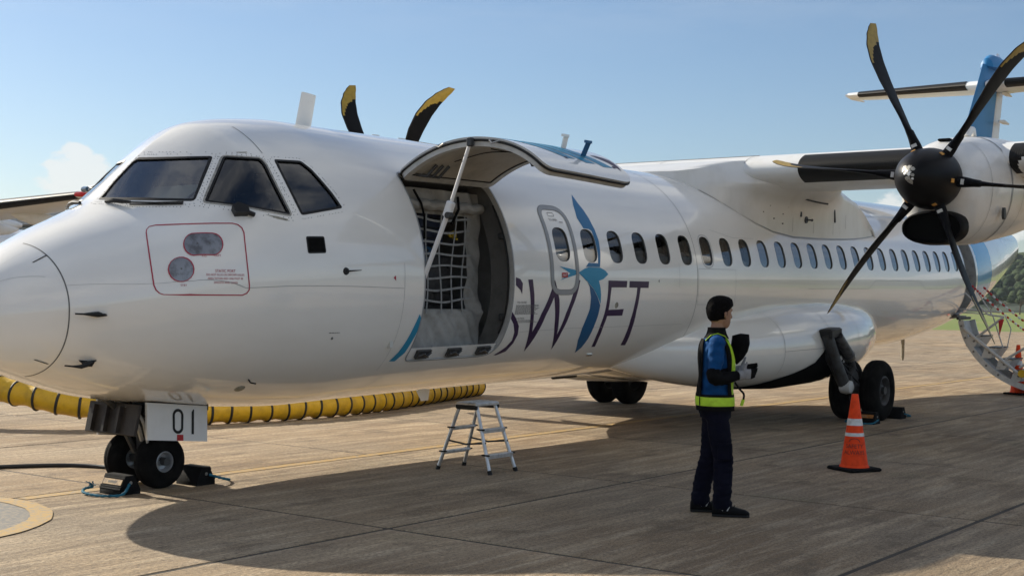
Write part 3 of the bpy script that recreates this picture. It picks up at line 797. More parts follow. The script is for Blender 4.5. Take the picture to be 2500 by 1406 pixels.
# these patches stand in for light showing low in the nearer windows
# hull markings
red = [(1.235,0.714),(1.27,0.671),(1.306,0.6275),(1.341,0.5865),(1.375,0.5524),(1.409,0.5244),(1.444,0.4993),(1.479,0.4755),(1.516,0.4526),(1.554,0.4313),(1.593,0.4117),(1.633,0.3933),(1.674,0.3783),(1.715,0.3665),(1.75,0.3488),(1.771,0.3221),(1.775,0.2894),(1.766,0.2496),(1.759,0.211),(1.755,0.1736),(1.753,0.1377),(1.753,0.0987),(1.756,0.0625),(1.76,0.0298),(1.766,0.0033),(1.764,-0.0151),(1.744,-0.032),(1.704,-0.041),(1.647,-0.0364),(1.592,-0.0315),(1.538,-0.0262),(1.484,-0.0208),(1.432,-0.0154),(1.38,-0.0103),(1.328,-0.0053),(1.277,-0.0008),(1.226,0.0034),(1.177,0.0107),(1.128,0.0208),(1.081,0.0329),(1.052,0.054),(1.029,0.0938),(1.018,0.1465),(1.019,0.2221),(1.024,0.2984),(1.033,0.3752),(1.046,0.4523),(1.061,0.5198),(1.08,0.5865),(1.103,0.6518),(1.132,0.7149),(1.155,0.7405),(1.189,0.7462)]
band('red_outline', red, .010, 'red_line', AC)
stad = [(1.581, .2472), (1.568, .2269), (1.55, .2116), (1.526, .2025), (1.5, .2008), (1.348, .262), (1.327, .2821), (1.311, .3093), (1.303, .3404), (1.304, .3716), (1.313, .399), (1.329, .4195), (1.351, .4314), (1.376, .4348), (1.401, .4309), (1.538, .3546), (1.559, .3391), (1.575, .3186), (1.584, .2951), (1.586, .2706)]
circ = [(1.321, .1589), (1.311, .1303), (1.291, .1098), (1.263, .0989), (1.231, .0989), (1.199, .1109), (1.17, .1363), (1.148, .1726), (1.138, .2151), (1.139, .2574), (1.153, .2931), (1.176, .3169), (1.206, .3258), (1.238, .3196), (1.269, .2981), (1.294, .2665), (1.312, .2301), (1.321, .1931)]
for P, ports in ((stad, ((1.405, .335), (1.49, .295))), (circ, ((1.232, .212),))):
    pl_ = decal('static_port', P, 'static_metal', AC, .003, step=.04)
    band('red_ring', P, .009, 'red_line', pl_, .0042)
    for x, a in ports:
        mb = MB(); disc_on_hull(mb, x, a, .009, .0045, 10); mb.build('port_hole', 'seam', pl_)
for k, tx in enumerate(('STATIC PORT', 'DO NOT PLUG OR DEFORM HOLES', 'AREA WITHIN RED LINE MUST BE', 'SMOOTH AND CLEAN')):
    hull_text('lettering', tx, 1.565, .075 - k * .0185, .034 if k == 0 else .0245, 'red_line', AC, .80)
hull_text('lettering', 'F/O', 1.42, .215, .022, 'red_line', AC); hull_text('lettering', 'CAPT', 1.52, .185, .022, 'red_line', AC); hull_text('lettering', 'STBY', 1.232, .062, .022, 'red_line', AC)
pb = decal('inspection_panel', [(2.34, .2498), (2.532, .2488), (2.532, .1492), (2.339, .1487)], 'seal_black', AC, .002, rnd=.02)
mb = MB(); mb.loft([[S(x, a, o) for x, a in ((2.355, .24), (2.52, .239), (2.52, .158), (2.354, .158))] for o in (.0022, .004)]); mb.build('handle_plate', 'dark_cavity', pb, ang=0)
# skin seams
seam([(.468, a) for a in [-1.4 + k * .1 for k in range(29)]], AC, .008)
seam([(.475, .36), (.9, .2), (1.3, .08), (1.736, -.004), (2.5, -.03), (3.43, -.056)], AC, .0045, 'seam_soft')
seam([(5.3, -.42), (6.2, -.405), (7.6, -.41), (8.6, -.41)], AC, .0045, 'seam_soft')
seam([(2.298, 1.218), (2.285, 1.075), (2.268, .856)], AC, .006)
seam([(8.80, a) for a in [-1.0 + .1 * k for k in range(25)]], AC, .007)
seam([(3.44, a) for a in [-.75 + .07 * k for k in range(13)]], AC, .004, 'seam_soft')
seam([(8.36, .15), (8.36, -.05)], AC, .004, 'seam_soft')
for P in ([(8.83, .10), (9.80, .10), (9.80, -.205), (8.83, -.205), (8.83, .10)], [(9.35, .46), (9.9, .395), (10.5, .40)], [(13.6, -.06), (14.2, -.06), (14.5, .02), (16.4, .02), (16.7, -.06), (18.6, -.07)], [(12.0, -.06), (13.6, -.06)]):
    seam(P, AC, .005, 'seam_soft')
seam([(.10, .95), (.25, .75), (.38, .58)], AC, .004, 'seam_soft'); seam([(.08, 1.3), (.22, 1.2), (.40, 1.19)], AC, .004, 'seam_soft')
for P in ([(.37, .90), (.468, .925)], [(.353, -.823), (.448, -.858)]):
    band('radome_latch', P, .022, 'vane_black', AC, .004, False)
# probes
def probe(pts, base):
    mb = MB(); mb.tube([S(x, a, o) for x, a, o in pts], [.006, .007, .016, .022, .004], 8, flat=.8); mb.add([], [])
    bx_, ba_ = base; mb.loft([[S(bx_ + dx, ba_ + da, 0) for dx, da in ((-.05, 0), (0, .012), (.06, 0), (0, -.012))], [S(bx_ + dx * .5 + .01, ba_ + da * .5, .05) for dx, da in ((-.05, 0), (0, .012), (.06, 0), (0, -.012))]])
    mb.build('pitot_probe', 'worn_metal' if False else 'vane_black', AC)
probe([(.50, -.035, .06), (.55, -.045, .06), (.60, -.052, .055), (.64, -.06, .03), (.70, -.08, .004)], (.64, -.062))
probe([(.52, -.715, .06), (.57, -.705, .06), (.62, -.69, .06), (.66, -.655, .04), (.71, -.638, .004)], (.65, -.68))
mb = MB(); disc_on_hull(mb, 2.736, .042, .034, .012, 14); mb.tube([S(2.736, .042, .02), S(2.88, .045, .035)], [.008, .003], 6); mb.build('angle_vane', 'vane_black', AC)
mb = MB(); disc_on_hull(mb, 2.672, -.399, .014, .003, 10); mb.build('drain_port', 'seam', AC)
mb = MB(); disc_on_hull(mb, 2.044, -.93, .05, .006, 14); mb.build('drain_cover', 'chipped_paint', AC)
mb = MB(); mb.tube([S(2.035, -.80, 0), S(2.03, -.79, .04), S(2.07, -.78, .06)], .007, 6); mb.build('drain_mast', 'vane_black', AC)
decal('triangle_mark', [(3.295, 0.0), (3.325, .014), (3.325, -.014)], 'red_line', AC, .0025)
decal('triangle_mark', [(7.86, -.005), (7.885, .006), (7.885, -.016)], 'seam', AC, .0025)
mb = MB(); mb.loft([[S(6.93 + dx, -.75 + da, o) for dx, da in ((-.05, -.012), (.05, -.012), (.05, .012), (-.05, .012))] for o in (0, .012)]); mb.build('belly_light', 'chrome', AC)

# lettering and emblem on the hull side
DEC = {
'stripe': [(3.678, -.2329), (3.712, -.27), (3.712, -.3541), (3.691, -.4235), (3.659, -.5701), (3.593, -.6519), (3.511, -.6469), (3.567, -.5543), (3.602, -.4465), (3.635, -.3377)],
'S1': [(5.089, .0101), (5.164, -.0008), (5.208, -.0238), (5.205, -.097), (5.17, -.0679), (5.092, -.0355)],
'S2': [(5.077, -.2329), (5.165, -.2888), (5.257, -.3644), (5.293, -.4441), (5.289, -.5347), (5.248, -.625), (5.125, -.6651), (5.08, -.66), (5.133, -.6264), (5.2, -.5761), (5.241, -.502), (5.216, -.4189), (5.151, -.3406), (5.081, -.2925)],
'W': [(5.298, -.003), (5.378, -.0018), (5.415, -.1019), (5.455, -.2526), (5.525, -.4272), (5.589, -.2544), (5.699, -.0896), (5.769, -.0029), (5.809, -.0519), (5.869, -.1397), (5.927, -.3012), (6.0, -.4641), (6.034, -.2601), (6.108, -.1038), (6.178, -.0036), (6.237, -.0034), (6.21, -.0601), (6.124, -.2197), (6.067, -.4413), (6.065, -.6405), (5.987, -.5271), (5.891, -.3783), (5.825, -.2369), (5.769, -.1208), (5.677, -.2658), (5.624, -.4416), (5.578, -.6447), (5.508, -.5111), (5.438, -.3574), (5.384, -.2122), (5.337, -.0846)],
'wing_up': [(6.559, .6999), (6.566, .6663), (6.574, .6149), (6.61, .5553), (6.64, .4836), (6.67, .3907), (6.688, .3012), (6.669, .1992), (6.628, .093), (6.4, .093), (6.349, .0915), (6.412, .125), (6.60, .122), (6.615, .2), (6.612, .3), (6.60, .375), (6.56, .389), (6.454, .392), (6.403, .4791), (6.459, .5982)],
'bird': [(6.205, .049), (6.319, .0784), (6.4, .091), (6.628, .0898), (6.73, .0686), (6.787, .0405), (6.692, .0046), (6.6, -.0062), (6.635, -.0515), (6.654, -.1052), (6.667, -.1835), (6.596, -.1239), (6.502, -.0601), (6.361, -.0062)],
'fork': [(5.852, .0939), (6.141, .0692), (6.203, .0499), (6.138, .0297), (5.858, -.0062), (5.975, .0229), (6.051, .042), (5.966, .0652)],
'wing_dn': [(6.205, .0464), (6.337, .0075), (6.42, -.0433), (6.458, -.1234), (6.472, -.2231), (6.445, -.3205), (6.432, -.4137), (6.468, -.543), (6.593, -.7061), (6.64, -.638), (6.656, -.5246), (6.656, -.3945), (6.666, -.2681), (6.664, -.1938), (6.592, -.1258), (6.498, -.0618), (6.356, -.0075)],
'F': [(6.791, -.0039), (7.18, -.0055), (7.172, -.0495), (6.857, -.0488), (6.849, -.1057), (6.85, -.2376), (7.163, -.2322), (7.164, -.2949), (6.853, -.2951), (6.847, -.3985), (6.872, -.5424), (6.908, -.6383), (6.838, -.6385), (6.797, -.5263), (6.777, -.3849), (6.784, -.2696), (6.789, -.1441)],
'T': [(7.229, -.006), (7.652, -.0077), (7.644, -.0528), (7.469, -.052), (7.458, -.1171), (7.446, -.2552), (7.478, -.438), (7.55, -.644), (7.444, -.6398), (7.402, -.5032), (7.371, -.3357), (7.377, -.1887), (7.392, -.1071), (7.396, -.0511), (7.226, -.0503)]}
for k, mt in (('stripe', 'livery_cyan'), ('S1', 'livery_purple'), ('S2', 'livery_purple'), ('W', 'livery_purple'), ('F', 'livery_purple'), ('T', 'livery_purple')):
    decal('painted_letter' if k != 'stripe' else 'painted_stripe', DEC[k], mt, AC, .002)
for k, mt, of in (('wing_up', 'livery_blue', .002), ('bird', 'livery_cyan', .0024), ('fork', 'livery_cyan', .0024), ('wing_dn', 'livery_deep', .0021)):
    decal('painted_bird', DEC[k], mt, AC, of)
EXITP = round_poly([(5.72, -.085), (6.185, -.085), (6.185, .548), (5.72, .548)], [.16, .16, .2, .13], 7)
band('exit_frame', EXITP, .052, 'frame_grey', AC, .0042); band('exit_gap', offset_poly(EXITP, .027), .004, 'seam', AC, .005); band('exit_gap', offset_poly(EXITP, -.027), .004, 'seam', AC, .005)
band('handle_recess', round_poly([(5.86, .475), (5.97, .475), (5.97, .505), (5.86, .505)], .02), .005, 'seam', AC, .003)
hull_text('lettering', 'TO OPEN', 5.92, .437, .036, 'decal_dark', AC)
es = decal('exit_sign', [(5.896, .0478), (5.997, .0478), (5.997, .0125), (5.897, .0125)], 'red_plastic', AC, .0065)
hull_text('lettering', 'EXIT', 5.946, .0205, .036, 'decal_white', es, off=.0085)
def fine_print(x0, x1, a, rows, pitch, h):
    rg = random.Random(int(x0 * 1000))
    mb = MB()
    for k in range(rows):
        x = x0; e = x1 - rg.uniform(0, .25) * (x1 - x0)
        while x < e:
            w = rg.uniform(.012, .035); aa = a - k * pitch
            mb.add([S(x, aa, .003), S(min(x + w, e), aa, .003), S(min(x + w, e), aa - h, .003), S(x, aa - h, .003)], [(0, 1, 2, 3)]); x += w + .006
    return mb.build('fine_print', 'decal_dark', AC, ang=0, closed=False)
fine_print(5.125, 5.53, -.180, 10, .0082, .0042); fine_print(5.2, 5.54, -.308, 3, .0095, .0042); fine_print(2.62, 2.76, -.350, 1, .01, .006); fine_print(6.02, 6.1, .433, 1, .01, .006)
hull_text('lettering', 'TO CLOSE', 5.135, -.168, .034, 'decal_dark', AC, 1, 'LEFT'); hull_text('lettering', 'CAUTION', 5.17, -.300, .030, 'decal_dark', AC, 1, 'LEFT')
pd = decal('outflow_plate', [(6.90, -.155), (7.06, -.155), (7.09, -.235), (6.93, -.235)], 'white_paint', AC, .005, rnd=.02)
mb = MB(); disc_on_hull(mb, 6.99, -.196, .04, .009, 14); mb.build('outflow_valve', 'chipped_paint', pd)
# tail band
decal('tail_band', [(19.90, -1.2), (21.0, -1.15), (21.15, -.6), (21.32, 0), (21.3, .4), (21.1, .9), (21.0, 1.5), (19.95, 1.5), (19.95, .5), (19.92, 0)], 'tail_light_blue', AC, .002, step=.15)
for P in ([(22.4, -.6), (22.4, 0), (22.4, 1.2)], [(21.4, .1), (24.5, .1)], [(21.4, .62), (25.5, .55)]): seam(P, AC, .01, 'seam_soft')

# --- cargo opening, hold and the raised cargo door
lp = dens(CARGO, .05)
mb = MB(); mb.loft([[S(x, a, .001) for x, a in lp], [S(x, a, -.05) for x, a in lp]], True, False); mb.build('cargo_frame', 'pale_grey', AC, ang=35, closed=False)
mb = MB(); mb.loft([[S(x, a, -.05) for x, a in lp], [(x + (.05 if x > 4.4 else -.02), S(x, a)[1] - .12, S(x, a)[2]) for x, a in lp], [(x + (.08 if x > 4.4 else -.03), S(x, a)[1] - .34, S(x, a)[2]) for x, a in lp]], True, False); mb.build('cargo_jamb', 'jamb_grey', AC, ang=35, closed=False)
mb = MB(); mb.tube([S(5.03, a, -.045) for a in [-.45 + .1 * k for k in range(11)]], .010, 6); mb.build('door_gasket', 'seal_black', AC)
for a in (.30, -.28):
    mb = MB(); mb.box((5.06, S(5.05, a)[1] - .10, S(5.05, a)[2]), (.05, .06, .07), bev=.01); mb.build('latch_fitting', 'gear_grey', AC)
band('cargo_edge', offset_poly(CARGO, .008), .016, 'frame_grey', AC, .003)
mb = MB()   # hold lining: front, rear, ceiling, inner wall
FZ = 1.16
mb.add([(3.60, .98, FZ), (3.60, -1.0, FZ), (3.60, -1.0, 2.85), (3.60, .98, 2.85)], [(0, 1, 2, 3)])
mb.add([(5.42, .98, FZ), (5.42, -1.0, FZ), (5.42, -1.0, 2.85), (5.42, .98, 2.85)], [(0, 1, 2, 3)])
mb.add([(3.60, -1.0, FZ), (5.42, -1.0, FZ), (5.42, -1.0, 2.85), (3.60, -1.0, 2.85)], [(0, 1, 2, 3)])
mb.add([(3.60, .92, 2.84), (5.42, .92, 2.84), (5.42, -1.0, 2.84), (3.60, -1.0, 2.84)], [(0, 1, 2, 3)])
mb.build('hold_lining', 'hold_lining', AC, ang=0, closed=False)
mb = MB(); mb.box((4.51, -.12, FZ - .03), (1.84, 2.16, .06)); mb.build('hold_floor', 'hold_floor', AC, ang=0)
# sill with latches
sill = skin_obj('door_sill', [patch([dens([(3.72 + .004, -.535), (5.02, -.535), (5.02, -.655), (3.76, -.655)], .05)], -.012, .06)], 'wing_white', AC)
mb = MB(); mb.loft([[S(x, -.535, -.012) for x in (3.72, 4.1, 4.5, 5.04)], [(x, .95, FZ + .005) for x in (3.72, 4.1, 4.5, 5.04)]], False, False); mb.build('sill_step', 'pale_grey', sill, closed=False)
for x in (3.93, 4.38, 4.84):
    mb = MB(); mb.loft([[S(x + dx, a, o) for dx, a in ((-.10, -.555), (.10, -.555), (.08, -.635), (-.08, -.635))] for o in (-.012, .012)])
    mb.tube([S(x - .06, -.60, .012), S(x - .02, -.57, .03), S(x + .04, -.60, .03), S(x + .09, -.57, .015)], .012, 6); mb.tube([S(x - .05, -.575, .02), S(x + .08, -.615, .02)], .009, 6)
    mb.build('latch', 'gear_grey', sill)
# luggage: each bag is a thing inside the hold
def world(pt): return (pt[0] + .027 + DEL * pt[2], pt[1], pt[2] + DEL * (12.5 - pt[0]))
def bag(nm, label, cat, c, d, mat, tilt=0.0, handle=True, group='luggage in the cargo hold'):
    w_ = world(c); t = thing(nm, label, cat, (w_[0], w_[1], w_[2] - d[2] / 2), tilt, group)
    mb = MB(); mb.box((0, 0, d[2] / 2), d, bev=min(d) * .16); mb.build('shell', mat, t, ang=50)
    mb = MB(); mb.box((0, d[1] / 2 + .004, d[2] * .5), (d[0] * .8, .012, .018)); mb.box((0, d[1] / 2 + .003, d[2] * .2), (d[0] * .7, .012, .012)); mb.build('zip', 'seal_black', t, ang=0)
    if handle:
        mb = MB(); mb.tube([(-.08, d[1] / 2, d[2] * .75), (-.07, d[1] / 2 + .035, d[2] * .77), (.07, d[1] / 2 + .035, d[2] * .77), (.08, d[1] / 2, d[2] * .75)], .011, 6); mb.build('handle', 'seal_black', t)
    return t
BAGS = [
 ('suitcase', 'black suitcase at the bottom of the stack behind the cargo net, nearest the tail', 'suitcase', (4.62, .66, 1.42), (.42, .26, .50), 'bag_black', .05),
 ('suitcase', 'dark green suitcase low behind the cargo net, beside the black one', 'suitcase', (4.18, .68, 1.40), (.42, .26, .46), 'bag_green', -.04),
 ('suitcase', 'navy suitcase in the middle row behind the cargo net', 'suitcase', (4.22, .68, 1.84), (.44, .28, .40), 'bag_navy', .06),
 ('travel_bag', 'bright blue travel bag in the middle of the loaded cargo net', 'bag', (4.30, .72, 2.14), (.46, .28, .20), 'bag_blue', -.05),
 ('suitcase', 'charcoal suitcase in the middle row behind the net, nearest the tail', 'suitcase', (4.72, .66, 1.92), (.40, .26, .48), 'bag_charcoal', .0),
 ('travel_bag', 'black travel bag near the top of the cargo net, nearest the nose', 'bag', (4.12, .68, 2.40), (.40, .26, .28), 'bag_black', .08),
 ('travel_bag', 'navy travel bag at the top of the cargo net below the padding', 'bag', (4.56, .66, 2.42), (.44, .26, .34), 'bag_navy', -.06),
 ('suitcase', 'black suitcase deep in the hold behind the stacked bags', 'suitcase', (4.45, .30, 1.75), (.8, .30, 1.1), 'bag_black', 0.0)]
for b_ in BAGS: bag(*b_)
mb = MB(); rg = random.Random(2)
for k in range(16): mb.box((4.80 + rg.uniform(-.035, .035), .86 + rg.uniform(-.02, .02), 2.36 + rg.uniform(-.05, .05)), (.03, .02, .018), Matrix.Rotation(rg.uniform(0, 3), 3, 'Y'))
o = mb.build('yellow_tassel', 'flower_yellow', None, ang=0); o.parent = None; tag(o, 'small yellow tassel tied to a bag behind the cargo net', 'tassel')
o.location = (.027 + DEL * 2.36, 0, DEL * (12.5 - 4.8))
w_ = world((5.24, 1.0, FZ)); t = thing('plastic_case', 'upright orange plastic case standing in the cargo doorway', 'case', w_)
mb = MB(); mb.box((0, 0, .14), (.13, .12, .27), bev=.022); mb.build('shell', 'orange_case', t, ang=50)
mb = MB(); mb.box((-.066, 0, .2), (.012, .09, .02)); mb.tube([(-.03, 0, .27), (-.03, 0, .30), (.03, 0, .30), (.03, 0, .27)], .008, 6); mb.build('handle', 'seal_black', t)
w_ = world((4.22, 1.00, FZ + .045)); t = thing('padding_roll', 'pinkish rolled padding lying on the floor of the cargo hold', 'roll', w_)
mb = MB(); mb.tube([(-.2, 0, 0), (-.1, 0, .004), (0, 0, 0), (.2, 0, .003)], .045, 12); mb.build('roll', 'pink_roll', t)
for x in (-.1, .06):
    mb = MB(); mb.lathe([(-.008, .047), (.008, .047)], (x, 0, .002), (1, 0, 0), 14); mb.build('tie', 'strap_grey', t)
# barrier net: fabric border with a window of webbing
NX0, NX1, NP = 3.92, 5.12, .93
w0_ = world((4.5, NP, FZ))
net = thing('cargo_net', 'grey fabric barrier with webbing net holding the bags in the cargo doorway', 'net', w0_)
def nl(x, z, d=0.0): return (x - 4.5, d, z - FZ)
rg = random.Random(11)
def wav(x, z): return .012 * sin(x * 17 + z * 9) + .014 * sin(z * 13 - x * 5) + .010 * sin(x * 31 + z * 23)
mb = MB(); nx, nz = 40, 52
idx = {}
for i in range(nx + 1):
    for j in range(nz + 1):
        x = NX0 + (NX1 - NX0) * i / nx; z = FZ + .08 + (2.78 - FZ - .08) * j / nz
        idx[i, j] = len(mb.v); sagp = -.06 * max(0, (1.45 - z) / .3)
        mb.v.append(nl(x, z, wav(x, z) * (1.3 if z < 1.7 or z > 2.55 else .8) + (.03 if z < 1.6 else 0) + .02 * max(0, z - 2.6)))
for i in range(nx):
    for j in range(nz):
        x = NX0 + (NX1 - NX0) * (i + .5) / nx; z = FZ + .08 + (2.78 - FZ - .08) * (j + .5) / nz
        if x < 4.90 and 1.62 < z < 2.55: continue
        mb.f.append((idx[i, j], idx[i + 1, j], idx[i + 1, j + 1], idx[i, j + 1])); mb.m.append(0)
mb.build('fabric_panel', 'fabric_grey', net, ang=180, closed=False)
mb = MB(); mb.loft([[nl(3.9 + 1.15 * k / 20, 2.62 + .05 * cos(t) + .01 * sin(k * 1.7), .06 + .06 * sin(t)) for t in [2 * pi * j / 10 for j in range(10)]] for k in range(21)]); mb.build('rolled_padding', 'fabric_grey', net)
def ribbon(pts, w, vert, name):
    mb = MB(); A = []; B = []
    for q in pts:
        q = Vector(q)
        o_ = Vector((w / 2, 0, 0)) if vert else Vector((0, 0, w / 2)); A.append(q - o_); B.append(q + o_)
    rg_ = [[a, b, b + Vector((0, .005, 0)), a + Vector((0, .005, 0))] for a, b in zip(A, B)]
    mb.loft(rg_); mb.build(name, 'strap_grey', net, ang=30)
vx = [4.06, 4.26, 4.47, 4.66, 4.82]
for k, x in enumerate(vx):
    ribbon([nl(x + .012 * sin(z * 4 + k) + (.05 * (z - 2.0) if k == 3 else 0), z, .035 + .012 * sin(z * 7 + k)) for z in [1.58 + (2.68 - 1.58) * q / 14 for q in range(15)]], .018, True, 'strap')
for k in range(8):
    z = 1.72 + k * .112
    ribbon([nl(x, z + .012 * sin(x * 8 + k) - .018 * sin((x - 3.9) * 3.14 / 1.0), .038 + .012 * sin(x * 9 + k * 2)) for x in [3.94 + .98 * q / 14 for q in range(15)]], .020, False, 'strap')
for x in (4.35, 4.95):
    mb = MB(); mb.tube([nl(x, FZ + .12, .04), nl(x + .01, FZ + .02, .05)], .012, 6); mb.box(nl(x, FZ + .05, .05), (.03, .012, .05)); mb.build('tie_down', 'strap_grey', net)
mb = MB(); mb.tube([nl(3.98, 2.75, .1), nl(4.05, 2.62, .14), nl(4.12, 2.5, .12), nl(4.2, 2.3, .06)], .012, 6); mb.build('loose_strap', 'cloth_black', net)
mb = MB(); mb.tube([nl(4.62, 2.72, .12), nl(4.6, 2.6, .15), nl(4.58, 2.45, .08)], .014, 6); mb.build('loose_strap', 'cloth_black', net)

# the raised door: hull panel turned about its hinge
HA = .735
hx, hy, hz = S(4.4, HA)
TH = radians(85.0)
def swing(q):
    y, z = q[1] - hy, q[2] - hz
    return (q[0], hy + y * cos(TH) - z * sin(TH), hz + y * sin(TH) + z * cos(TH))
DP = round_poly([(3.73, -.62), (5.075, -.70), (5.075, .725), (3.73, .725)], [.12, .20, .10, .08], 7)
def swung(name, loops, off, mat, parent, holes=(), step=.07):
    vs, fs, ns = patch([dens(q, step) for q in loops], off, step, [dens(h, step) for h in holes])
    vs = [swing(q) for q in vs]; ns = [(n_[0], n_[1] * cos(TH) - n_[2] * sin(TH), n_[1] * sin(TH) + n_[2] * cos(TH)) for n_ in ns]
    return skin_obj(name, [(vs, fs, ns)], mat, parent)
door = swung('cargo_door', [DP], 0.0, 'white_paint', AC)
Pd = dens(DP, .05); Pi = dens(offset_poly(DP, -.075), .05)
mb = MB(); ringo = [swing(S(x, a, 0)) for x, a in Pd]; ringi = [swing(S(x, a, -.085)) for x, a in Pd]
mb.loft([ringo, ringi], True, False); mb.build('door_edge', 'pale_grey', door, ang=40, closed=False)
swung('inner_flange', [DP], -.084, 'pale_grey', door, holes=[offset_poly(DP, -.075)])
swung('inner_liner', [offset_poly(DP, -.074)], -.072, 'door_liner', door)
mb = MB(); mb.tube([swing(S(x, a, -.075)) for x, a in dens(offset_poly(DP, -.078), .05)] + [swing(S(*dens(offset_poly(DP, -.078), .05)[0], -.075))], .006, 6); mb.build('liner_seal', 'seal_black', door)
mb = MB(); lw = dens(offset_poly(DP, .004), .05); mb.tube([swing(S(x, a, -.03)) for x, a in lw] + [swing(S(*lw[0], -.03))], .012, 6); mb.build('edge_seal', 'seal_black', door)
mb = MB(); mb.loft([[swing(S(x, -.60 + .004, o)) for o in (-.01, -.075)] + [swing(S(x, -.625, o)) for o in (-.075, -.012)] for x in (3.95, 4.4, 4.95)]); mb.build('lower_seal', 'seal_black', door)
for x in (3.9, 4.55):   # hooks on the flange
    pass
for a in (.30, -.12):
    mb = MB(); mb.tube([swing(S(3.70, a + .03, -.02)), swing(S(3.66, a + .03, -.03)), swing(S(3.65, a, -.05)), swing(S(3.66, a - .03, -.03)), swing(S(3.70, a - .03, -.02))], .008, 6); mb.build('latch_hook', 'steel', door)
mb = MB()
for k in range(4): mb.tube([swing(S(3.85 + .05 * k, -.36 + .02 * k, -.085)), swing(S(3.85 + .05 * k, -.42, -.13)), swing(S(3.95 + .05 * k, -.46, -.09))], .013, 6)
mb.build('lock_linkage', 'gear_grey', door)
mb = MB()
for k in range(3): mb.tube([swing(S(3.85 + .09 * k, .66, -.08)), swing(S(3.88 + .09 * k, .60, -.15)), swing(S(3.95 + .09 * k, .52, -.085))], .015, 6)
mb.build('hinge_linkage', 'gear_grey', door)
mb = MB(); mb.tube(cr([swing(S(4.1, .45, -.085)), swing(S(4.15, .2, -.095)), swing(S(4.2, -.02, -.10)), swing(S(4.05, -.05, -.11)), swing(S(3.98, .06, -.09))], 6), .005, 6); mb.build('pull_cord', 'seal_black', door)
for x, a, h, ln_ in ((4.55, -.215, .13, .05), (4.62, -.37, .15, .04)):
    mb = MB(); b0 = Vector(swing(S(x, a, 0))); b1 = Vector(swing(S(x, a, h))); d = Vector((1, 0, 0))
    mb.loft([[b0 - d * .035, b0 + d * .035, b0 + d * .035 + Vector((0, .012, 0)), b0 - d * .035 + Vector((0, .012, 0))], [b1 - d * .04, b1 + d * .03, b1 + d * .03 + Vector((0, .012, 0)), b1 - d * .04 + Vector((0, .012, 0))]])
    mb.loft([[b1 - d * .08, b1 + d * .03, b1 + d * .03 + Vector((0, .014, 0)), b1 - d * .08 + Vector((0, .014, 0))], [b1 - d * .08 + Vector((0, 0, -.025)), b1 + d * .03 + Vector((0, 0, -.025)), b1 + d * .03 + Vector((0, .014, -.025)), b1 - d * .08 + Vector((0, .014, -.025))]])
    mb.build('vent_flap', 'white_paint' if h < .14 else 'livery_deep', door, ang=30)
for k, (x0, x1, a0, a1) in enumerate(((3.80, 4.28, .10, -.46), (4.10, 4.55, .0, -.50), (4.34, 4.80, -.03, -.53))):
    swung('painted_stripe', [[(x0, a0), (x0 + .14, a0), (x0 + .27, (a0 + a1) / 2), (x1 + .09, a1), (x1 - .07, a1), (x0 + .08, (a0 + a1) / 2)]], .0022, 'livery_cyan', door)
swung('painted_letter', [[(4.80, -.33), (4.93, -.45), (5.0, -.56), (5.03, -.50), (5.03, -.40), (4.98, -.36), (4.9, -.33)]], .0022, 'livery_purple', door)
for x, a in ((4.2, -.47), (4.90, -.53)):
    swung('painted_mark', [[(x, a), (x + .05, a), (x + .06, a + .03), (x + .01, a + .03)]], .0022, 'livery_purple', door)
# strut
sA = (3.69, 1.955, 3.12); sM = (3.70, 1.69, 2.49); sB = (3.73, 1.40, 1.93)
mb = MB(); mb.tube([sA, sM], .0165, 12); mb.build('strut_tube', 'decal_white', AC)
mb = MB(); mb.tube([sM, sB], .0225, 12); mb.build('strut_sleeve', 'decal_white', AC)
mb = MB(); dv = (Vector(sA) - Vector(sM)).normalized(); Q = Vector((0, 0, 1)).rotation_difference(dv).to_matrix()
mb.box(tuple(Vector(sM) + dv * .05), (.06, .075, .15), Q, bev=.01); mb.build('strut_lock', 'decal_white', AC)
mb = MB(); mb.lathe([(-.03, .03), (.03, .03)], tuple(Vector(sM) - dv * .01 + Vector((-.02, .04, 0))), (1, 0, 0), 10); mb.build('strut_bolt', 'gear_grey', AC)
mb = MB(); mb.box(sA, (.06, .05, .08), bev=.008); mb.build('strut_clevis', 'gear_grey', AC)
# crown antenna, small crown lumps, belly antennas
mb = MB(); mb.loft([[(x, t * .014, z) for x, t, z in ((3.46, 0, 3.34), (3.50, 1, 3.34), (3.63, 1, 3.34), (3.67, 0, 3.34), (3.63, -1, 3.34), (3.50, -1, 3.34))], [(x, t * .009, z) for x, t, z in ((3.55, 0, 3.70), (3.58, 1, 3.70), (3.70, 1, 3.69), (3.745, 0, 3.685), (3.70, -1, 3.69), (3.58, -1, 3.70))]]); mb.build('blade_antenna', 'wing_white', AC, ang=40)
for x in (4.6, 5.0):
    mb = MB(); mb.loft([[(x + .10 * cos(t), .04 * sin(t), 3.345) for t in [2 * pi * k / 12 for k in range(12)]], [(x + .05 * cos(t), .02 * sin(t), 3.385) for t in [2 * pi * k / 12 for k in range(12)]]]); mb.build('crown_antenna', 'wing_white', AC)
mb = MB(); mb.tube([(19.53, .0, .98), (19.53, 0, .92), (19.52, 0, .52), (19.515, 0, .45)], [.07, .035, .032, .018], 12); mb.build('drain_mast', 'chipped_paint', AC)
mb = MB(); mb.loft([[(5.35 + dx, .0 + t * .012, .775) for dx, t in ((-.12, 0), (0, 1), (.14, 0), (0, -1))], [(5.39 + dx, .0 + t * .008, .62) for dx, t in ((-.05, 0), (0, 1), (.07, 0), (0, -1))]]); mb.build('belly_antenna', 'wing_white', AC, ang=30)
mb = MB(); mb.box((7.9, .1, .745), (.5, .05, .03), bev=.008); mb.build('drain_rail', 'vane_black', AC)

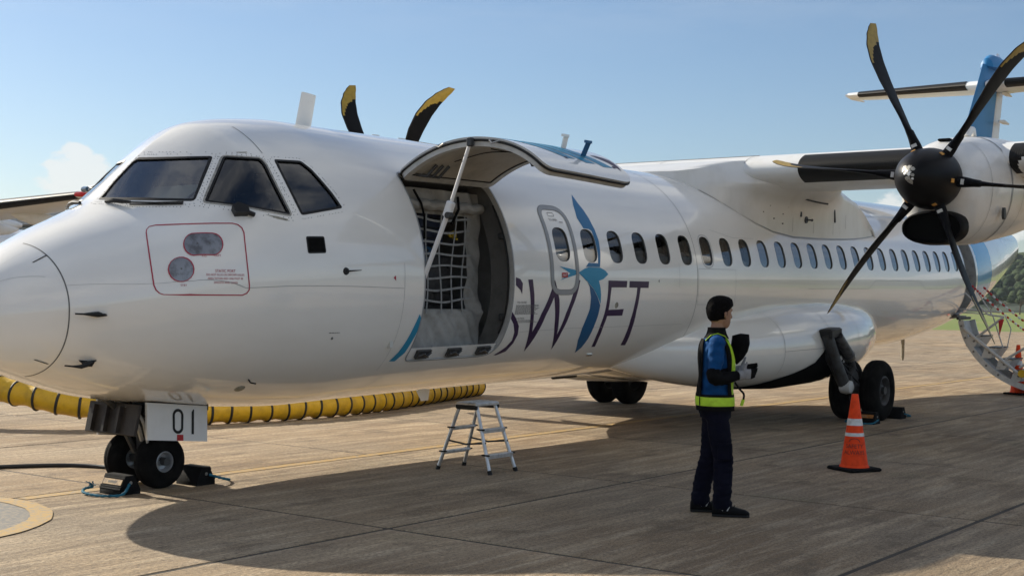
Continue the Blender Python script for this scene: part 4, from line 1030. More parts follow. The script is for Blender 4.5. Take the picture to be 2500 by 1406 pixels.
# --- wing
def foil(n=26, t=.18):
    P = []
    for k in range(n + 1):
        b = pi * k / n; x = .5 * (1 + cos(b)); P.append((x, t / .2 * (.2969 * sqrt(max(x, 0)) - .126 * x - .3516 * x * x + .2843 * x ** 3 - .1036 * x ** 4) + .02 * sin(pi * x)))
    for k in range(1, n):
        b = pi * k / n; x = .5 * (1 - cos(b)); P.append((x, -t / .2 * (.2969 * sqrt(max(x, 0)) - .126 * x - .3516 * x * x + .2843 * x ** 3 - .1036 * x ** 4) + .02 * sin(pi * x)))
    return P
def wing_sec(p):
    ap = abs(p); k = max(0, (ap - 4.9) / 8.6)
    le = 10.5 + .27 * k; ch = 2.57 - .97 * k; z = 3.385 + .30 * k; t = .185 - .045 * k
    return le, ch, z, t
def wing_pt(p, x, zc, off=0.0):
    le, ch, z, t = wing_sec(p); tw = radians(-1.5)
    X = le + ch * x; Z = z + ch * zc
    return (X * 1.0, p, Z - (X - le) * .045)
def wing_ring(p, sub=None, off=0.0):
    le, ch, z, t = wing_sec(p); P = foil(26, t)
    if sub: P = [q for q in P if q[0] <= sub]
    o = []
    for q in P:
        x, zc = q
        if off: d = Vector((x - .12, zc)).normalized(); x += d.x * off / ch; zc += d.y * off / ch
        o.append(wing_pt(p, x, zc))
    return o
WPS = [-13.52, -13.35, -12, -9, -4.9, -2, 0, 2, 4.9, 9, 12, 13.35, 13.52]
mb = MB(); rings = [wing_ring(p) for p in WPS]
for k in (0, -1):
    c = Vector((sum(q[0] for q in rings[k]) / len(rings[k]), WPS[k], sum(q[2] for q in rings[k]) / len(rings[k]))); rings[k] = [tuple(c + (Vector(q) - c) * .55) for q in rings[k]]
mb.loft(rings); wing = mb.build('wing', 'wing_white', AC, ang=50)
for p0, p1 in ((1.94, 3.60), (4.60, 13.2), (-3.6, -1.94), (-13.2, -4.60)):
    n_ = 8; A_ = [wing_ring(p0 + (p1 - p0) * k / n_, .095, .004) for k in range(n_ + 1)]
    m_ = min(len(r) for r in A_); A_ = [r[:m_] for r in A_]
    mb = MB(); mb.loft(A_, False, False); mb.build('deicing_boot', 'boot_black', wing, ang=60, closed=False)
def wing_line(p0, p1, x, up=True, w=.012):
    mb = MB(); n_ = 10; vs = []; rs = []
    for k in range(n_ + 1):
        p = p0 + (p1 - p0) * k / n_; le, ch, z, t = wing_sec(p); P = foil(40, t); P = P[:41] if up else P[40:]
        def zz(x_):
            b = min(P, key=lambda q: abs(q[0] - x_)); return b[1]
        a = wing_pt(p, x, zz(x)); b = wing_pt(p, x + w / ch, zz(x + w / ch)); o_ = .003 if up else -.003
        rs.append([(a[0], a[1], a[2] + o_), (b[0], b[1], b[2] + o_)])
    mb.loft(rs, False, False); mb.build('seam', 'seam', wing, ang=0, closed=False)
wing_line(-1.9, 1.2, .16)
for p in (-1.2, -.2, 1.15):
    mb = MB(); le, ch, z, t = wing_sec(p); P = foil(40, t)[6:40]
    mb.loft([[(lambda q: (q[0], q[1], q[2] + .003))(wing_pt(p + d, x, zc)) for d in (-.006, .006)] for x, zc in P], False, False); mb.build('seam', 'seam_soft', wing, ang=0, closed=False)
for s in (1, -1):
    for p in (6.3, 9.2):
        le, ch, z, t = wing_sec(p); mb = MB(); zc = z - .09 * ch - .10
        mb.loft([[(le + ch * x, s * (p + r * .5 * cos(a)), zc + dz + r * 1.1 * sin(a)) for a in [2 * pi * j / 14 for j in range(14)]] for x, r, dz in ((.45, .01, .12), (.55, .10, .09), (.75, .16, .04), (.95, .17, -.02), (1.12, .12, -.03), (1.25, .02, -.01))]); mb.build('flap_fairing', 'wing_white', wing)
    le, ch, z, t = wing_sec(13.4); mb = MB(); mb.tube([(le - .01, s * 13.25, z), (le + .02, s * 13.42, z), (le + .25, s * 13.54, z - .01)], [.05, .06, .03], 8); mb.build('tip_light', 'lamp_red' if s == 1 else 'glass_blue', wing)

# wing-to-body fairing
FY = [(9.62, .10, 3.36), (9.68, .42, 3.36), (9.78, .62, 3.37), (9.94, .80, 3.40), (10.2, .98, 3.46), (10.48, 1.11, 3.52), (10.8, 1.20, 3.56), (11.2, 1.26, 3.58), (11.8, 1.29, 3.58), (12.6, 1.29, 3.52), (13.1, 1.285, 3.40), (13.5, 1.28, 3.32), (14.0, 1.27, 3.16), (14.4, 1.255, 2.99), (14.75, 1.235, 2.80), (14.96, 1.215, 2.64)]
mb = MB(); rings = []
for x, y, zt in FY:
    fl = max(0, min(1, (x - 10.35) / .5)) * max(0, min(1, (13.4 - x) / .9))
    fr = max(0, min(1, (x - 9.9) / .5))
    top = min(zt, 3.36 if x > 13.2 else zt)
    half = [(y, 2.30), (y, 2.55), (y + .01, 2.75), (y + .02 * fr + .01 * fl, min(2.95, zt - .06)), (y + .03 * fr + .05 * fl, min(3.06, zt - .045)), (y + .035 * fr + .16 * fl, min(3.14, zt - .035)), (y + .03 * fr + .36 * fl, min(3.20, zt - .03)), (y + .42 * fl, min(3.24, zt - .02)), (y * .96 + .06 * fl, zt - .012), (y * .7, zt), (y * .35, zt + .004), (0, zt + .005)]
    rings.append([(x, a, b) for a, b in half] + [(x, -a, b) for a, b in reversed(half[:-1])])
mb.loft(rings, False, False)
fair = mb.build('wing_fairing', 'fairing_white', AC, ang=65, closed=False)
def hull_a(y):   # hull angle where half breadth is y (upper half, constant section)
    return math.acos(min(1, y / 1.43))
ln = [(x, hull_a(y)) for x, y, zt in FY[3:]]
band('fairing_seal', ln, .028, 'frame_grey', fair, .006, False)
for x, y, z0, z1 in ((11.75, 1.298, 2.62, 3.0), (12.45, 1.298, 2.62, 3.02), (13.15, 1.293, 2.62, 3.1), (13.62, 1.29, 2.72, 3.1)):
    mb = MB(); mb.add([(x, y, z0), (x + .006, y, z0), (x + .006, y + .012, z1), (x, y + .012, z1)], [(0, 1, 2, 3)]); mb.build('seam', 'seam', fair, ang=0, closed=False)
mb = MB(); mb.loft([[(13.05, 1.315, 3.14), (13.09, 1.315, 3.14), (13.09, 1.30, 3.14), (13.05, 1.30, 3.14)], [(13.15, 1.315, 2.98), (13.19, 1.315, 2.98), (13.19, 1.30, 2.98), (13.15, 1.30, 2.98)], [(13.19, 1.312, 2.80), (13.22, 1.312, 2.80), (13.22, 1.30, 2.80), (13.19, 1.30, 2.80)]]); mb.build('flap_slot', 'seal_black', fair, ang=0)
mb = MB(); mb.box((12.0, 1.312, 2.87), (.045, .012, .07)); mb.build('refuel_latch', 'seal_black', fair, ang=0)
mb = MB(); mb.lathe([(0, .05), (.015, .05)], (12.18, 1.302, 2.80), (0, 1, 0), 12); mb.tube([(12.18, 1.32, 2.80), (12.30, 1.33, 2.80), (12.33, 1.33, 2.80)], [.012, .012, .02], 8); mb.build('vent_probe', 'vane_black', fair)
mb = MB(); mb.tube(cr([(11.85, 1.33, 3.11), (12.05, 1.40, 3.07), (12.35, 1.44, 3.045), (12.6, 1.45, 3.04)], 5), .012, 6); mb.build('fairing_gap', 'seal_black', fair)
mb = MB(); rg = random.Random(8)
for x, z in ((10.7, 3.1), (10.9, 3.0), (11.1, 2.95), (11.3, 2.98), (11.45, 2.85), (11.4, 3.08), (11.2, 2.78), (11.5, 3.05), (10.95, 2.86), (11.45, 2.72), (11.6, 3.04), (11.6, 2.95), (11.0, 3.1)):
    y = lerp_tab([(q[0], q[1]) for q in FY], x)[0]; mb.lathe([(0, .008), (.03, .008)], (x, y, z), (0, 1, 0), 6)
mb.build('fairing_screws', 'seam', fair, ang=0, kind='stuff')

# belly fairing and main gear sponsons
SP = [(7.9, .70, 1.08, .18, .20), (8.5, .82, 1.06, .34, .32), (9.1, .90, 1.04, .49, .40), (9.7, .94, 1.03, .64, .47), (10.4, .95, 1.03, .79, .53), (11.3, .95, 1.05, .93, .60), (12.3, .95, 1.07, .96, .61), (13.2, .95, 1.10, .88, .57), (13.9, .95, 1.15, .72, .49), (14.4, .97, 1.20, .52, .37), (14.75, .98, 1.25, .30, .22), (14.92, 1.0, 1.28, .08, .06)]
def sp_at(x):
    for a, b in zip(SP, SP[1:]):
        if x <= b[0]:
            t = (x - a[0]) / (b[0] - a[0]); return tuple(p + (q - p) * t for p, q in zip(a, b))
    return SP[-1]
def sp_pt(x, t, s=1, off=0.0):
    _, yc, zc, ry, rz = sp_at(x); e = 2 / 2.25
    return (x, s * (yc + (ry + off) * copysign(abs(cos(t)) ** e, cos(t))), zc + (rz + off) * copysign(abs(sin(t)) ** e, sin(t)))
xsp = [7.9, 8.2, 8.5, 8.8, 9.1, 9.4, 9.7, 10, 10.3, 10.65, 11, 11.3, 11.65, 12, 12.3, 12.6, 12.9, 13.2, 13.45, 13.7, 13.9, 14.1, 14.25, 14.4, 14.55, 14.67, 14.78, 14.86, 14.92]
for s in (1, -1):
    mb = MB(); mb.loft([[sp_pt(x, 2 * pi * j / 40, s) for j in range(40)] for x in xsp]); spo = mb.build('gear_fairing', 'white_paint', AC, ang=60)
    for x in (10.55, 11.75, 12.75):
        mb = MB(); mb.loft([[sp_pt(x + d, t, s, .0025) for d in (-.004, .004)] for t in [-.6 + .1 * k for k in range(19)]], False, False); mb.build('seam', 'seam_soft', spo, ang=0, closed=False)
    mb = MB(); mb.loft([[sp_pt(x, t, s, .003) for x in [10.55 + .15 * k for k in range(9)]] for t in (-.02, -.03)], False, False); mb.build('seam', 'seam_soft', spo, ang=0, closed=False)
    # wheel bay: black patch on the skin paints the shade inside
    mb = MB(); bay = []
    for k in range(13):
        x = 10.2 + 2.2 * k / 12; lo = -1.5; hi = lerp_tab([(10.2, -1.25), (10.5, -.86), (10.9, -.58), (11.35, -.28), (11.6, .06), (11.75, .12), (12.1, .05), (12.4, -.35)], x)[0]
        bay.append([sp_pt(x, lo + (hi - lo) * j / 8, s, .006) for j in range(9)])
    mb.loft(bay, False, False); mb.build('wheel_bay_shade', 'dark_cavity', spo, closed=False)
    mb = MB(); mb.loft([[sp_pt(9.30 + .13 * cos(a), -.62 + .16 * sin(a), s, o) for a in [2 * pi * j / 14 for j in range(14)]] for o in (.0, .004)]); mb.build('air_outlet', 'dark_cavity', spo)
mb = MB(); BF = [(8.3, .3, .765), (8.8, .8, .70), (9.5, 1.0, .62), (10.5, 1.1, .56), (12.5, 1.1, .55), (13.6, 1.0, .60), (14.6, .8, .69), (15.3, .3, .765)]
mb.loft([[(x, w * p, zb + (1.0 - zb) * (abs(p) ** 3)) for p in [-1 + .1 * j for j in range(21)]] for x, w, zb in BF], False, False); mb.build('belly_fairing', 'white_paint', AC, ang=60, closed=False)

# --- nacelles and propellers
def nac_ring(x, top, bot, hw, pc, n=40, e=2.3):
    zc = (top + bot) / 2; rz = (top - bot) / 2; o = []
    for j in range(n):
        t = 2 * pi * j / n; c_, s_ = cos(t), sin(t)
        wf = 1.0 - .10 * max(0, -s_)
        o.append((x, pc + hw * wf * copysign(abs(c_) ** (2 / e), c_), zc + rz * copysign(abs(s_) ** (2 / e), s_)))
    return o
NAC = [(9.46, 3.40, 2.76, .32), (9.52, 3.44, 2.66, .37), (9.62, 3.49, 2.44, .43), (9.80, 3.55, 2.37, .47), (10.1, 3.61, 2.35, .52), (10.5, 3.66, 2.37, .56), (11.0, 3.70, 2.41, .58), (11.8, 3.73, 2.50, .585), (12.6, 3.72, 2.62, .55), (13.4, 3.66, 2.80, .47), (14.2, 3.55, 3.02, .33), (14.8, 3.44, 3.20, .16), (15.0, 3.38, 3.28, .05)]
def blade_mesh():
    """one feathered blade: radius along +Z, -X is forward, leading edge towards -X / starboard"""
    R_ = 1.965; nr, nc = 110, 18
    tab = [(.14, .13, .13, 0.0, 90), (.20, .12, .12, .0, 90), (.27, .15, .085, .01, 90), (.36, .20, .055, .04, 89), (.5, .275, .036, .10, 87), (.62, .31, .028, .13, 84.5), (.74, .315, .022, .125, 82), (.84, .29, .018, .075, 80), (.92, .24, .014, -.005, 78.5), (.97, .185, .011, -.075, 77.5), (1.0, .12, .008, -.12, 77)]
    vs = []; fs = []; ms = []; n = 2 * nc
    for i in range(nr + 1):
        q = .14 + .86 * i / nr; ch, th, off, be = lerp_tab(tab, q); be = radians(be)
        cd = Vector((-sin(be), -cos(be), 0)); nd = Vector((-cos(be), sin(be), 0))     # (x, port, z): LE direction, camber normal
        for j in range(n):
            t = 2 * pi * j / n; c_ = cos(t); s_ = sin(t)
            w = .5 * ch * c_ + off; h = .5 * th * s_ * (.55 + .45 * (c_ + 1) / 2 if q > .3 else 1)
            vs.append(tuple(cd * w + nd * h + Vector((0, 0, R_ * q))))
    for i in range(nr):
        q = .14 + .86 * (i + .5) / nr
        for j in range(n):
            a = i * n + j; b = i * n + (j + 1) % n; fs.append((a, b, b + n, a + n))
            c_ = cos(2 * pi * (j + .5) / n); m = 0
            u_ = (c_ + 1) / 2                                  # 0 trailing edge, 1 leading edge
            lim = .855 - .13 * max(0, min(1, (u_ - .30) / .55)) ** 2.2 + .02 * (u_ < .25)
            if u_ > .93 and q > .45: m = 2
            elif q > lim: m = 1
            ms.append(m)
    k = len(vs) - n; fs.append(tuple(range(n - 1, -1, -1))); fs.append(tuple(k + j for j in range(n))); ms += [0, 0]
    mb = MB(); mb.v = vs; mb.f = fs; mb.m = ms
    o = mb.build('blade', ['blade_black', 'blade_yellow', 'blade_edge'], None, ang=60); return o
blade0 = blade_mesh(); used = [False]
PX, PZ = 9.306, 3.082
for s, phi in ((1, 21.9), (-1, 25.0)):
    pc = s * 4.0704
    mb = MB(); mb.loft([nac_ring(x, t, b, h, pc) for x, t, b, h in NAC]); nac = mb.build('engine_nacelle', 'nacelle_white', AC, ang=60)
    # intake duct: lip ring and dark throat
    def ell(x, hw, hh, zc, n=36): return [(x, pc + hw * copysign(abs(cos(t)) ** .85, cos(t)), zc + hh * copysign(abs(sin(t)) ** .85, sin(t))) for t in [2 * pi * j / n for j in range(n)]]
    mb = MB(); mb.loft([ell(9.60, .36, .205, 2.545), ell(9.46, .355, .19, 2.54), ell(9.40, .340, .176, 2.535), ell(9.39, .330, .166, 2.535), ell(9.42, .32, .156, 2.535), ell(9.60, .31, .15, 2.535)], True, False); mb.build('intake_lip', 'blade_black', nac, closed=False)
    mb = MB(); mb.add(ell(9.50, .335, .17, 2.535), [tuple(range(36))]); mb.build('intake_throat', 'dark_cavity', nac, ang=0, closed=False)
    for x, mt, w in ((9.98, 'seam', .006), (10.55, 'frame_grey', .05), (10.95, 'seam', .006)):
        t_, b_, h_ = lerp_tab([(q[0],) + q[1:] for q in NAC], x)
        mb = MB(); mb.loft([nac_ring(x + d, t_ + .004, b_ - .004, h_ + .004, pc) for d in (-w / 2, w / 2)], True, False); mb.build('cowl_band' if w > .02 else 'seam', mt, nac, ang=60, closed=False)
    for x0, z0, x1, z1 in ((10.05, 2.60, 10.5, 2.58), (10.02, 2.60, 10.02, 2.72), (10.40, 2.59, 10.40, 2.71)):
        pass
    mb = MB(); mb.box((9.78, pc + .02, 3.555), (.10, .14, .03), bev=.008); mb.build('cowl_vent', 'dark_cavity', nac)
    mb = MB(); mb.tube([(10.75, pc - .05, 3.68), (10.8, pc - .05, 3.76), (10.95, pc - .05, 3.78), (11.05, pc - .05, 3.70)], [.05, .06, .05, .03], 10); mb.build('cowl_scoop', 'nacelle_white', nac)
    mb = MB(); mb.loft([[(10.28 + .04 * cos(t), pc + s * (.545 + o), 2.72 + .07 * sin(t)) for t in [2 * pi * j / 14 for j in range(14)]] for o in (-.02, .012)]); mb.build('cowl_port', 'gear_grey', nac)
    mb = MB(); mb.loft([[(11.35 + dx, pc + s * (.56 + .12 * k), 3.32 + dz) for dx, dz in [(.22 * cos(t), .15 * sin(t)) for t in [2 * pi * j / 16 for j in range(16)]]] for k in (0, 1)]); mb.build('exhaust_stub', 'nacelle_white', nac)
    # propeller
    prop = bpy.data.objects.new('propeller', None); COL.objects.link(prop); prop.parent = AC; prop.location = (PX, -pc, PZ)
    mb = MB(); mb.lathe([(-.60, .012), (-.59, .05), (-.56, .10), (-.50, .165), (-.42, .225), (-.30, .285), (-.16, .325), (0, .345), (.10, .345), (.16, .33)], (0, 0, 0), (1, 0, 0), 40); sp_ = mb.build('spinner', 'spinner_black', prop, ang=60)
    rg = random.Random(4 + s); mb = MB()
    def spr(x): return lerp_tab([(-.60, .012), (-.59, .05), (-.56, .10), (-.50, .165), (-.42, .225), (-.30, .285), (-.16, .325), (0, .345)], x)[0]
    for lay in range(16):        # bare metal where the paint has worn off the nose
        cx_, ct_ = rg.uniform(-.595, -.555), rg.uniform(0, 6.28)
        P_ = [];  k_ = rg.randint(6, 9); c0 = (rg.gauss(0, .035), rg.gauss(.01, .035)); rr0 = rg.uniform(.012, .034)
        for j in range(k_):
            a = 2 * pi * j / k_; r0 = rr0 * rg.uniform(.6, 1.3); P_.append((c0[0] + r0 * cos(a), c0[1] + r0 * sin(a)))
        def onsp(y, z):
            r = sqrt(y * y + z * z); xx = -.60
            for (xa, ra), (xb, rb) in zip([(-.60, .0), (-.59, .05), (-.56, .10), (-.50, .165)], [(-.59, .05), (-.56, .10), (-.50, .165), (-.42, .225)]):
                if ra <= r <= rb: xx = xa + (xb - xa) * (r - ra) / (rb - ra)
            return (xx - .0035 - .0002 * lay, y, z)
        mb.add([onsp(*q) for q in P_] + [onsp(*c0)], [(j, (j + 1) % k_, k_) for j in range(k_)], lay % 3 == 0)
    mb.build('worn_patch', ['worn_metal', 'decal_white'], prop, ang=0, closed=False)
    for k in range(6):
        ph = radians(phi + 60 * k)
        if not used[0]: b = blade0; used[0] = True
        else: b = blade0.copy(); COL.objects.link(b)
        b.parent = prop; b.rotation_euler = (-ph, 0, 0)      # turn from vertical towards starboard (+Y)
        rd = Vector((0, -sin(ph), cos(ph))); td = Vector((0, -cos(ph), -sin(ph)))
        Q = Matrix((Vector((1, 0, 0)), td, rd)).transposed()
        mb = MB(); mb.box(tuple(rd * .40 + Vector((-.055, 0, 0))), (.03, .06, .035), Q); mb.build('balance_mark', 'cone_white', prop, ang=0)
        mb = MB(); c = rd * .325 + Vector((-.16, 0, 0)); mb.box(tuple(c), (.05, .045, .012), Q @ Matrix.Rotation(-.30, 3, 'Y')); mb.build('sticker', 'sticker_orange', prop, ang=0)

# --- landing gear
def wheel(parent, c, r, w, rim_r, side, hub='rim'):
    mb = MB(); h = w / 2
    mb.lathe([(-h * .80, rim_r), (-h, rim_r * 1.15), (-h * 1.02, r * .78), (-h * .86, r * .93), (-h * .55, r * .99), (-h * .3, r), (-h * .26, r * .985), (-h * .22, r), (h * .22, r), (h * .26, r * .985), (h * .3, r), (h * .55, r * .99), (h * .86, r * .93), (h * 1.02, r * .78), (h, rim_r * 1.15), (h * .80, rim_r)], c, (0, 1, 0), 36, caps=False)
    mb.build('tyre', 'tyre', parent, ang=50)
    mb = MB(); mb.lathe([(-h * .8, rim_r * 1.02), (h * .86, rim_r * 1.04), (h * .9, rim_r * .97), (h * .78, rim_r * .88), (h * .25, rim_r * .78), (h * .2, rim_r * .45), (h * .55, rim_r * .40), (h * .62, rim_r * .22), (h * .62, .004)], c, (0, side, 0), 28, caps=False); mb.build('rim', hub, parent, ang=40)
G0 = -DEL * (12.5 - 1.72)
ng = MB(); ng.tube([(1.72, 0, G0 + .22), (1.70, 0, G0 + .5), (1.66, 0, G0 + .85)], [.055, .06, .07], 12); ng.tube([(1.72, -.30, G0 + .225), (1.72, .30, G0 + .225)], .035, 10); ng.tube([(1.62, 0, G0 + .30), (1.5, 0, G0 + .52), (1.58, 0, G0 + .7)], .025, 8); ng.tube([(1.3, 0, G0 + .78), (1.6, 0, G0 + .55)], .03, 8)
ng.box((1.63, .05, G0 + .55), (.10, .10, .10), bev=.01)
nose = ng.build('nose_gear', 'gear_grey', AC)
for p in (-.20, .20): wheel(nose, (1.72, p, G0 + .222), .225, .165, .085, 1)
for s in (1, -1):
    cn = [(1.478, .885), (2.116, .812), (2.118, .508), (1.486, .575)]
    mb = MB(); mb.loft([[(x, s * (.325 + d), z) for x, z in cn] for d in (-.012, .012)]); gd = mb.build('gear_door', 'wing_white', AC, ang=30, label='white nose gear door bearing the number 01' if s == 1 else None)
    if s == 1:
        def onp(q, ox, oz): return (1.795 + q[0] + ox, .3395, .695 + q[1] + oz - .108 * q[0])
        def pill(cx, cz, w, h, n=10):
            o_ = []
            for sx_, a0 in ((1, 0), (-1, pi)):
                pass
            for k in range(2 * n):
                a = 2 * pi * k / (2 * n); o_.append((cx + w * cos(a), cz + (h - w) * (1 if sin(a) >= 0 else -1) + w * sin(a)))
            return o_
        O = pill(.005, .012, .058, .105); I = pill(.005, .012, .034, .081)
        mb = MB(); mb.loft([[onp(q, 0, 0) for q in O], [onp(q, 0, 0) for q in I]], True, False)
        mb.add([onp(q, 0, 0) for q in ((.150, -.093), (.176, -.093), (.176, .117), (.164, .117), (.150, .095))], [(0, 1, 2, 3, 4)])
        mb.build('number', 'vane_black', gd, ang=0, closed=False)
        mb = MB(); mb.add([onp(q, 0, 0) for q in ((-.005, -.150), (.062, -.150), (.062, -.100), (-.005, -.100))], [(0, 1, 2, 3)]); mb.build('red_mark', 'red_plastic', gd, ang=0, closed=False)
mb = MB(); mb.box((1.40, 0, .74), (.03, .66, .26), Matrix.Rotation(.22, 3, 'Y'), bev=.006)
for p in (-.22, -.05, .12): mb.box((1.37, p, .74), (.05, .03, .22), Matrix.Rotation(.22, 3, 'Y'))
fwd = mb.build('gear_door', 'door_dark', AC, label='dark inner face of the forward nose gear door')
mb = MB(); mb.tube(cr([(1.45, .22, .84), (1.5, .26, .72), (1.55, .24, .60), (1.62, .2, .45)], 5), .012, 6); mb.tube(cr([(1.42, .15, .85), (1.5, .18, .70), (1.6, .12, .55)], 5), .018, 6); mb.tube(cr([(1.44, .05, .85), (1.52, .02, .74), (1.58, .06, .66)], 5), .015, 6); mb.build('gear_hoses', 'pale_grey', AC)
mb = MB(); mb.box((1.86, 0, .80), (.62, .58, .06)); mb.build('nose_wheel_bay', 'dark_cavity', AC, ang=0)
for s in (1, -1):
    mg = MB()
    Y = s * 2.02
    mg.tube([(11.48, s * 1.93, 1.22), (11.60, s * 2.0, .88), (11.80, s * 2.06, .50)], [.085, .075, .085], 14)       # leg
    mg.tube([(11.80, s * 2.06, .50), (12.15, Y, .47), (12.5, Y, .42)], [.09, .085, .08], 12)                       # trailing arm
    mg.tube([(12.5, Y - .34, .42), (12.5, Y + .34, .42)], .055, 12)
    mg.tube([(11.50, s * 1.80, 1.15), (11.66, s * 1.93, .80), (11.86, s * 1.98, .52)], .045, 10)
    gear = mg.build('main_gear', 'gear_grey', AC)
    mb = MB(); mb.box((11.60, s * 1.93, 1.23), (.36, .20, .13), Matrix.Rotation(-.08, 3, 'Y'), bev=.02); mb.build('pivot_block', 'vane_black', gear)
    mb = MB(); mb.tube([(11.68, s * 2.0, 1.18), (11.98, s * 2.04, .92)], .078, 16); mb.build('shock_body', 'gear_mid', gear)
    mb = MB(); mb.tube([(11.98, s * 2.04, .92), (12.02, s * 2.04, .885)], .088, 16); mb.build('gland_nut', 'steel', gear)
    mb = MB(); mb.tube([(12.02, s * 2.04, .885), (12.24, Y, .62)], .05, 14); mb.build('shock_rod', 'gear_mid', gear)
    mb = MB(); mb.lathe([(-.09, .05), (-.07, .085), (0, .10), (.07, .085), (.09, .05)], (11.80, s * 2.08, .50), (0, 1, 0), 16); mb.build('knuckle', 'pale_grey', gear)
    mb = MB(); mb.loft([[(11.88 + d, s * 2.09, .62), (12.02 + d, s * 2.09, .74), (12.14 + d, s * 2.09, .60), (12.06 + d, s * 2.09, .50)] if False else [(11.86, s * (2.05 + d), .60), (12.02, s * (2.05 + d), .76), (12.18, s * (2.05 + d), .60), (12.02, s * (2.05 + d), .50)] for d in (0, .06)]); mb.build('torque_link', 'gear_mid', gear)
    mb = MB(); mb.tube(cr([(11.6, s * 1.80, 1.15), (11.72, s * 1.97, .9), (11.85, s * 2.08, .7), (12.1, s * 2.12, .55), (12.3, s * 2.14, .45)], 6), .014, 6); mb.tube(cr([(11.66, s * 1.72, 1.18), (11.9, s * 2.0, .8), (12.15, s * 2.08, .72), (12.35, s * 2.08, .5)], 6), .011, 6); mb.tube([(11.72, s * 1.6, 1.0), (11.98, s * 1.95, .64)], .035, 8); mb.build('brake_hoses', 'vane_black', gear)
    for d in (-.225, .225): wheel(gear, (12.5, Y + d, .415), .425, .24, .20, s, 'gear_grey')

# --- tail
def slab_loft(name, secs, mat, parent, n=20, ang=50):
    """secs: (le, te, z or p, thickness); vertical fin sections at heights"""
    mb = MB(); rings = []
    for le, te, z, th in secs:
        r = []
        for j in range(n):
            t = 2 * pi * j / n; x = .5 * (1 + cos(t)); y = th * 2.97 * (.2969 * sqrt(max(x, 0)) - .126 * x - .3516 * x * x + .2843 * x ** 3 - .1036 * x ** 4) / 2 * (1 if sin(t) >= 0 else -1)
            r.append((le + (te - le) * x, y, z))
        rings.append(r)
    mb.loft(rings); return mb.build(name, mat, parent, ang=ang)
fin = slab_loft('fin', [(19.6, 24.6, 3.2, .10), (21.3, 24.5, 3.7, .22), (22.1, 24.72, 4.2, .30), (22.89, 24.98, 4.99, .28), (24.26, 25.42, 6.75, .20)], 'tail_blue', AC)
rud = slab_loft('rudder', [(24.45, 25.0, 3.3, .16), (24.62, 25.15, 4.2, .17), (24.9, 25.42, 5.2, .16), (25.38, 25.80, 6.55, .12)], 'wing_white', AC)
for z in (4.9, 5.55, 6.2):
    x = 24.55 + (z - 3.3) * .29; mb = MB(); mb.tube([(x - .25, .14, z), (x, .17, z), (x + .45, .15, z)], [.02, .055, .02], 8); mb.build('hinge_fairing', 'wing_white', rud)
mb = MB(); mb.loft([[(24.45 + (x) * 1.3, r * cos(a), 6.72 + h + r * 1.5 * max(0, sin(a)) + (0 if sin(a) > 0 else 0)) for a in [2 * pi * j / 16 for j in range(16)]] for x, r, h in ((0, .02, .0), (.06, .14, -.02), (.25, .21, -.02), (.6, .22, -.02), (.9, .15, .0), (1.0, .03, .05))]); mb.build('fin_cap', 'tail_blue', AC)
mb = MB(); mb.lathe([(0, .05), (.06, .045), (.09, .01)], (25.3, 0, 7.02), (0, 0, 1), 10); mb.build('beacon', 'chrome', AC)
for s in (1, -1):
    mb = MB(); P = foil(18, .13)
    secs = [(24.25, 26.1, .05, 6.30), (24.32, 26.1, .2, 6.31), (25.35, 26.5, 3.45, 6.46), (25.42, 26.5, 3.62, 6.47)]
    mb.loft([[(le + (te - le) * x, s * p, z + (te - le) * zc) for x, zc in P] for le, te, p, z in secs]); st = mb.build('tailplane', 'wing_white', AC, ang=50)
    mb = MB(); Q = [q for q in P if q[0] < .16]
    def ts(p):
        k = (p - .2) / 3.25; le, te, z = 24.32 + 1.03 * k, 26.1 + .4 * k, 6.31 + .15 * k
        return [(le + (te - le) * x - .010, s * p, z + (te - le) * zc * 1.12) for x, zc in Q]
    mb.loft([ts(.42), ts(1.8), ts(3.3)], False, False); mb.build('deicing_boot', 'boot_black', st, closed=False)
    mb = MB(); mb.tube([(25.40, s * 3.62, 6.46), (25.9, s * 3.68, 6.46), (26.6, s * 3.66, 6.45)], [.03, .05, .02], 8); mb.build('stabiliser_horn', 'wing_white', st)

# --- passenger doorway and airstair
lpx = dens(PAX, .05)
mb = MB(); mb.loft([[S(x, a, .001) for x, a in lpx], [S(x, a, -.03) for x, a in lpx], [(x, S(x, a)[1] - .28, S(x, a)[2]) for x, a in lpx]], True, False); mb.build('door_frame', 'grey_primer', AC, closed=False)
mb = MB(); mb.add([(18.8, .35, 1.2), (20.0, .35, 1.2), (20.0, .35, 3.0), (18.8, .35, 3.0)], [(0, 1, 2, 3)]); mb.box((19.4, .7, 1.30), (.9, .8, .04)); mb.build('entrance_wall', 'hold_lining', AC, ang=0, closed=False)
band('doorway_edge', offset_poly(PAX, .012), .024, 'frame_grey', AC, .003)
W = 19.08; E2 = 19.74
def zl(z, x=19.4): return z - DEL * (12.5 - x)
arc = cr([(0, 1.20, zl(1.33)), (0, 1.245, zl(1.15)), (0, 1.33, zl(.93)), (0, 1.50, zl(.68)), (0, 1.74, zl(.44)), (0, 2.02, zl(.26)), (0, 2.35, zl(.13)), (0, 2.75, zl(.05))], 5)
stair = MB()
inner = []
for q in arc:
    pass
m_ = len(arc); inn = []
for i, q in enumerate(arc):
    t = (arc[min(i + 1, m_ - 1)] - arc[max(i - 1, 0)]).normalized(); nn_ = Vector((0, -t.z, t.y)); nn_ = nn_ if nn_.z > 0 else -nn_
    inn.append(q + nn_ * .10)
for x in (W, E2): stair.loft([[(x + d, q.y, q.z) for q, d in ((a, -.012), (a, .012), (b, .012), (b, -.012))] for a, b in zip(arc, inn)])
stair.loft([[(x, q.y, q.z) for x in (W, E2)] for q in arc], False, False)
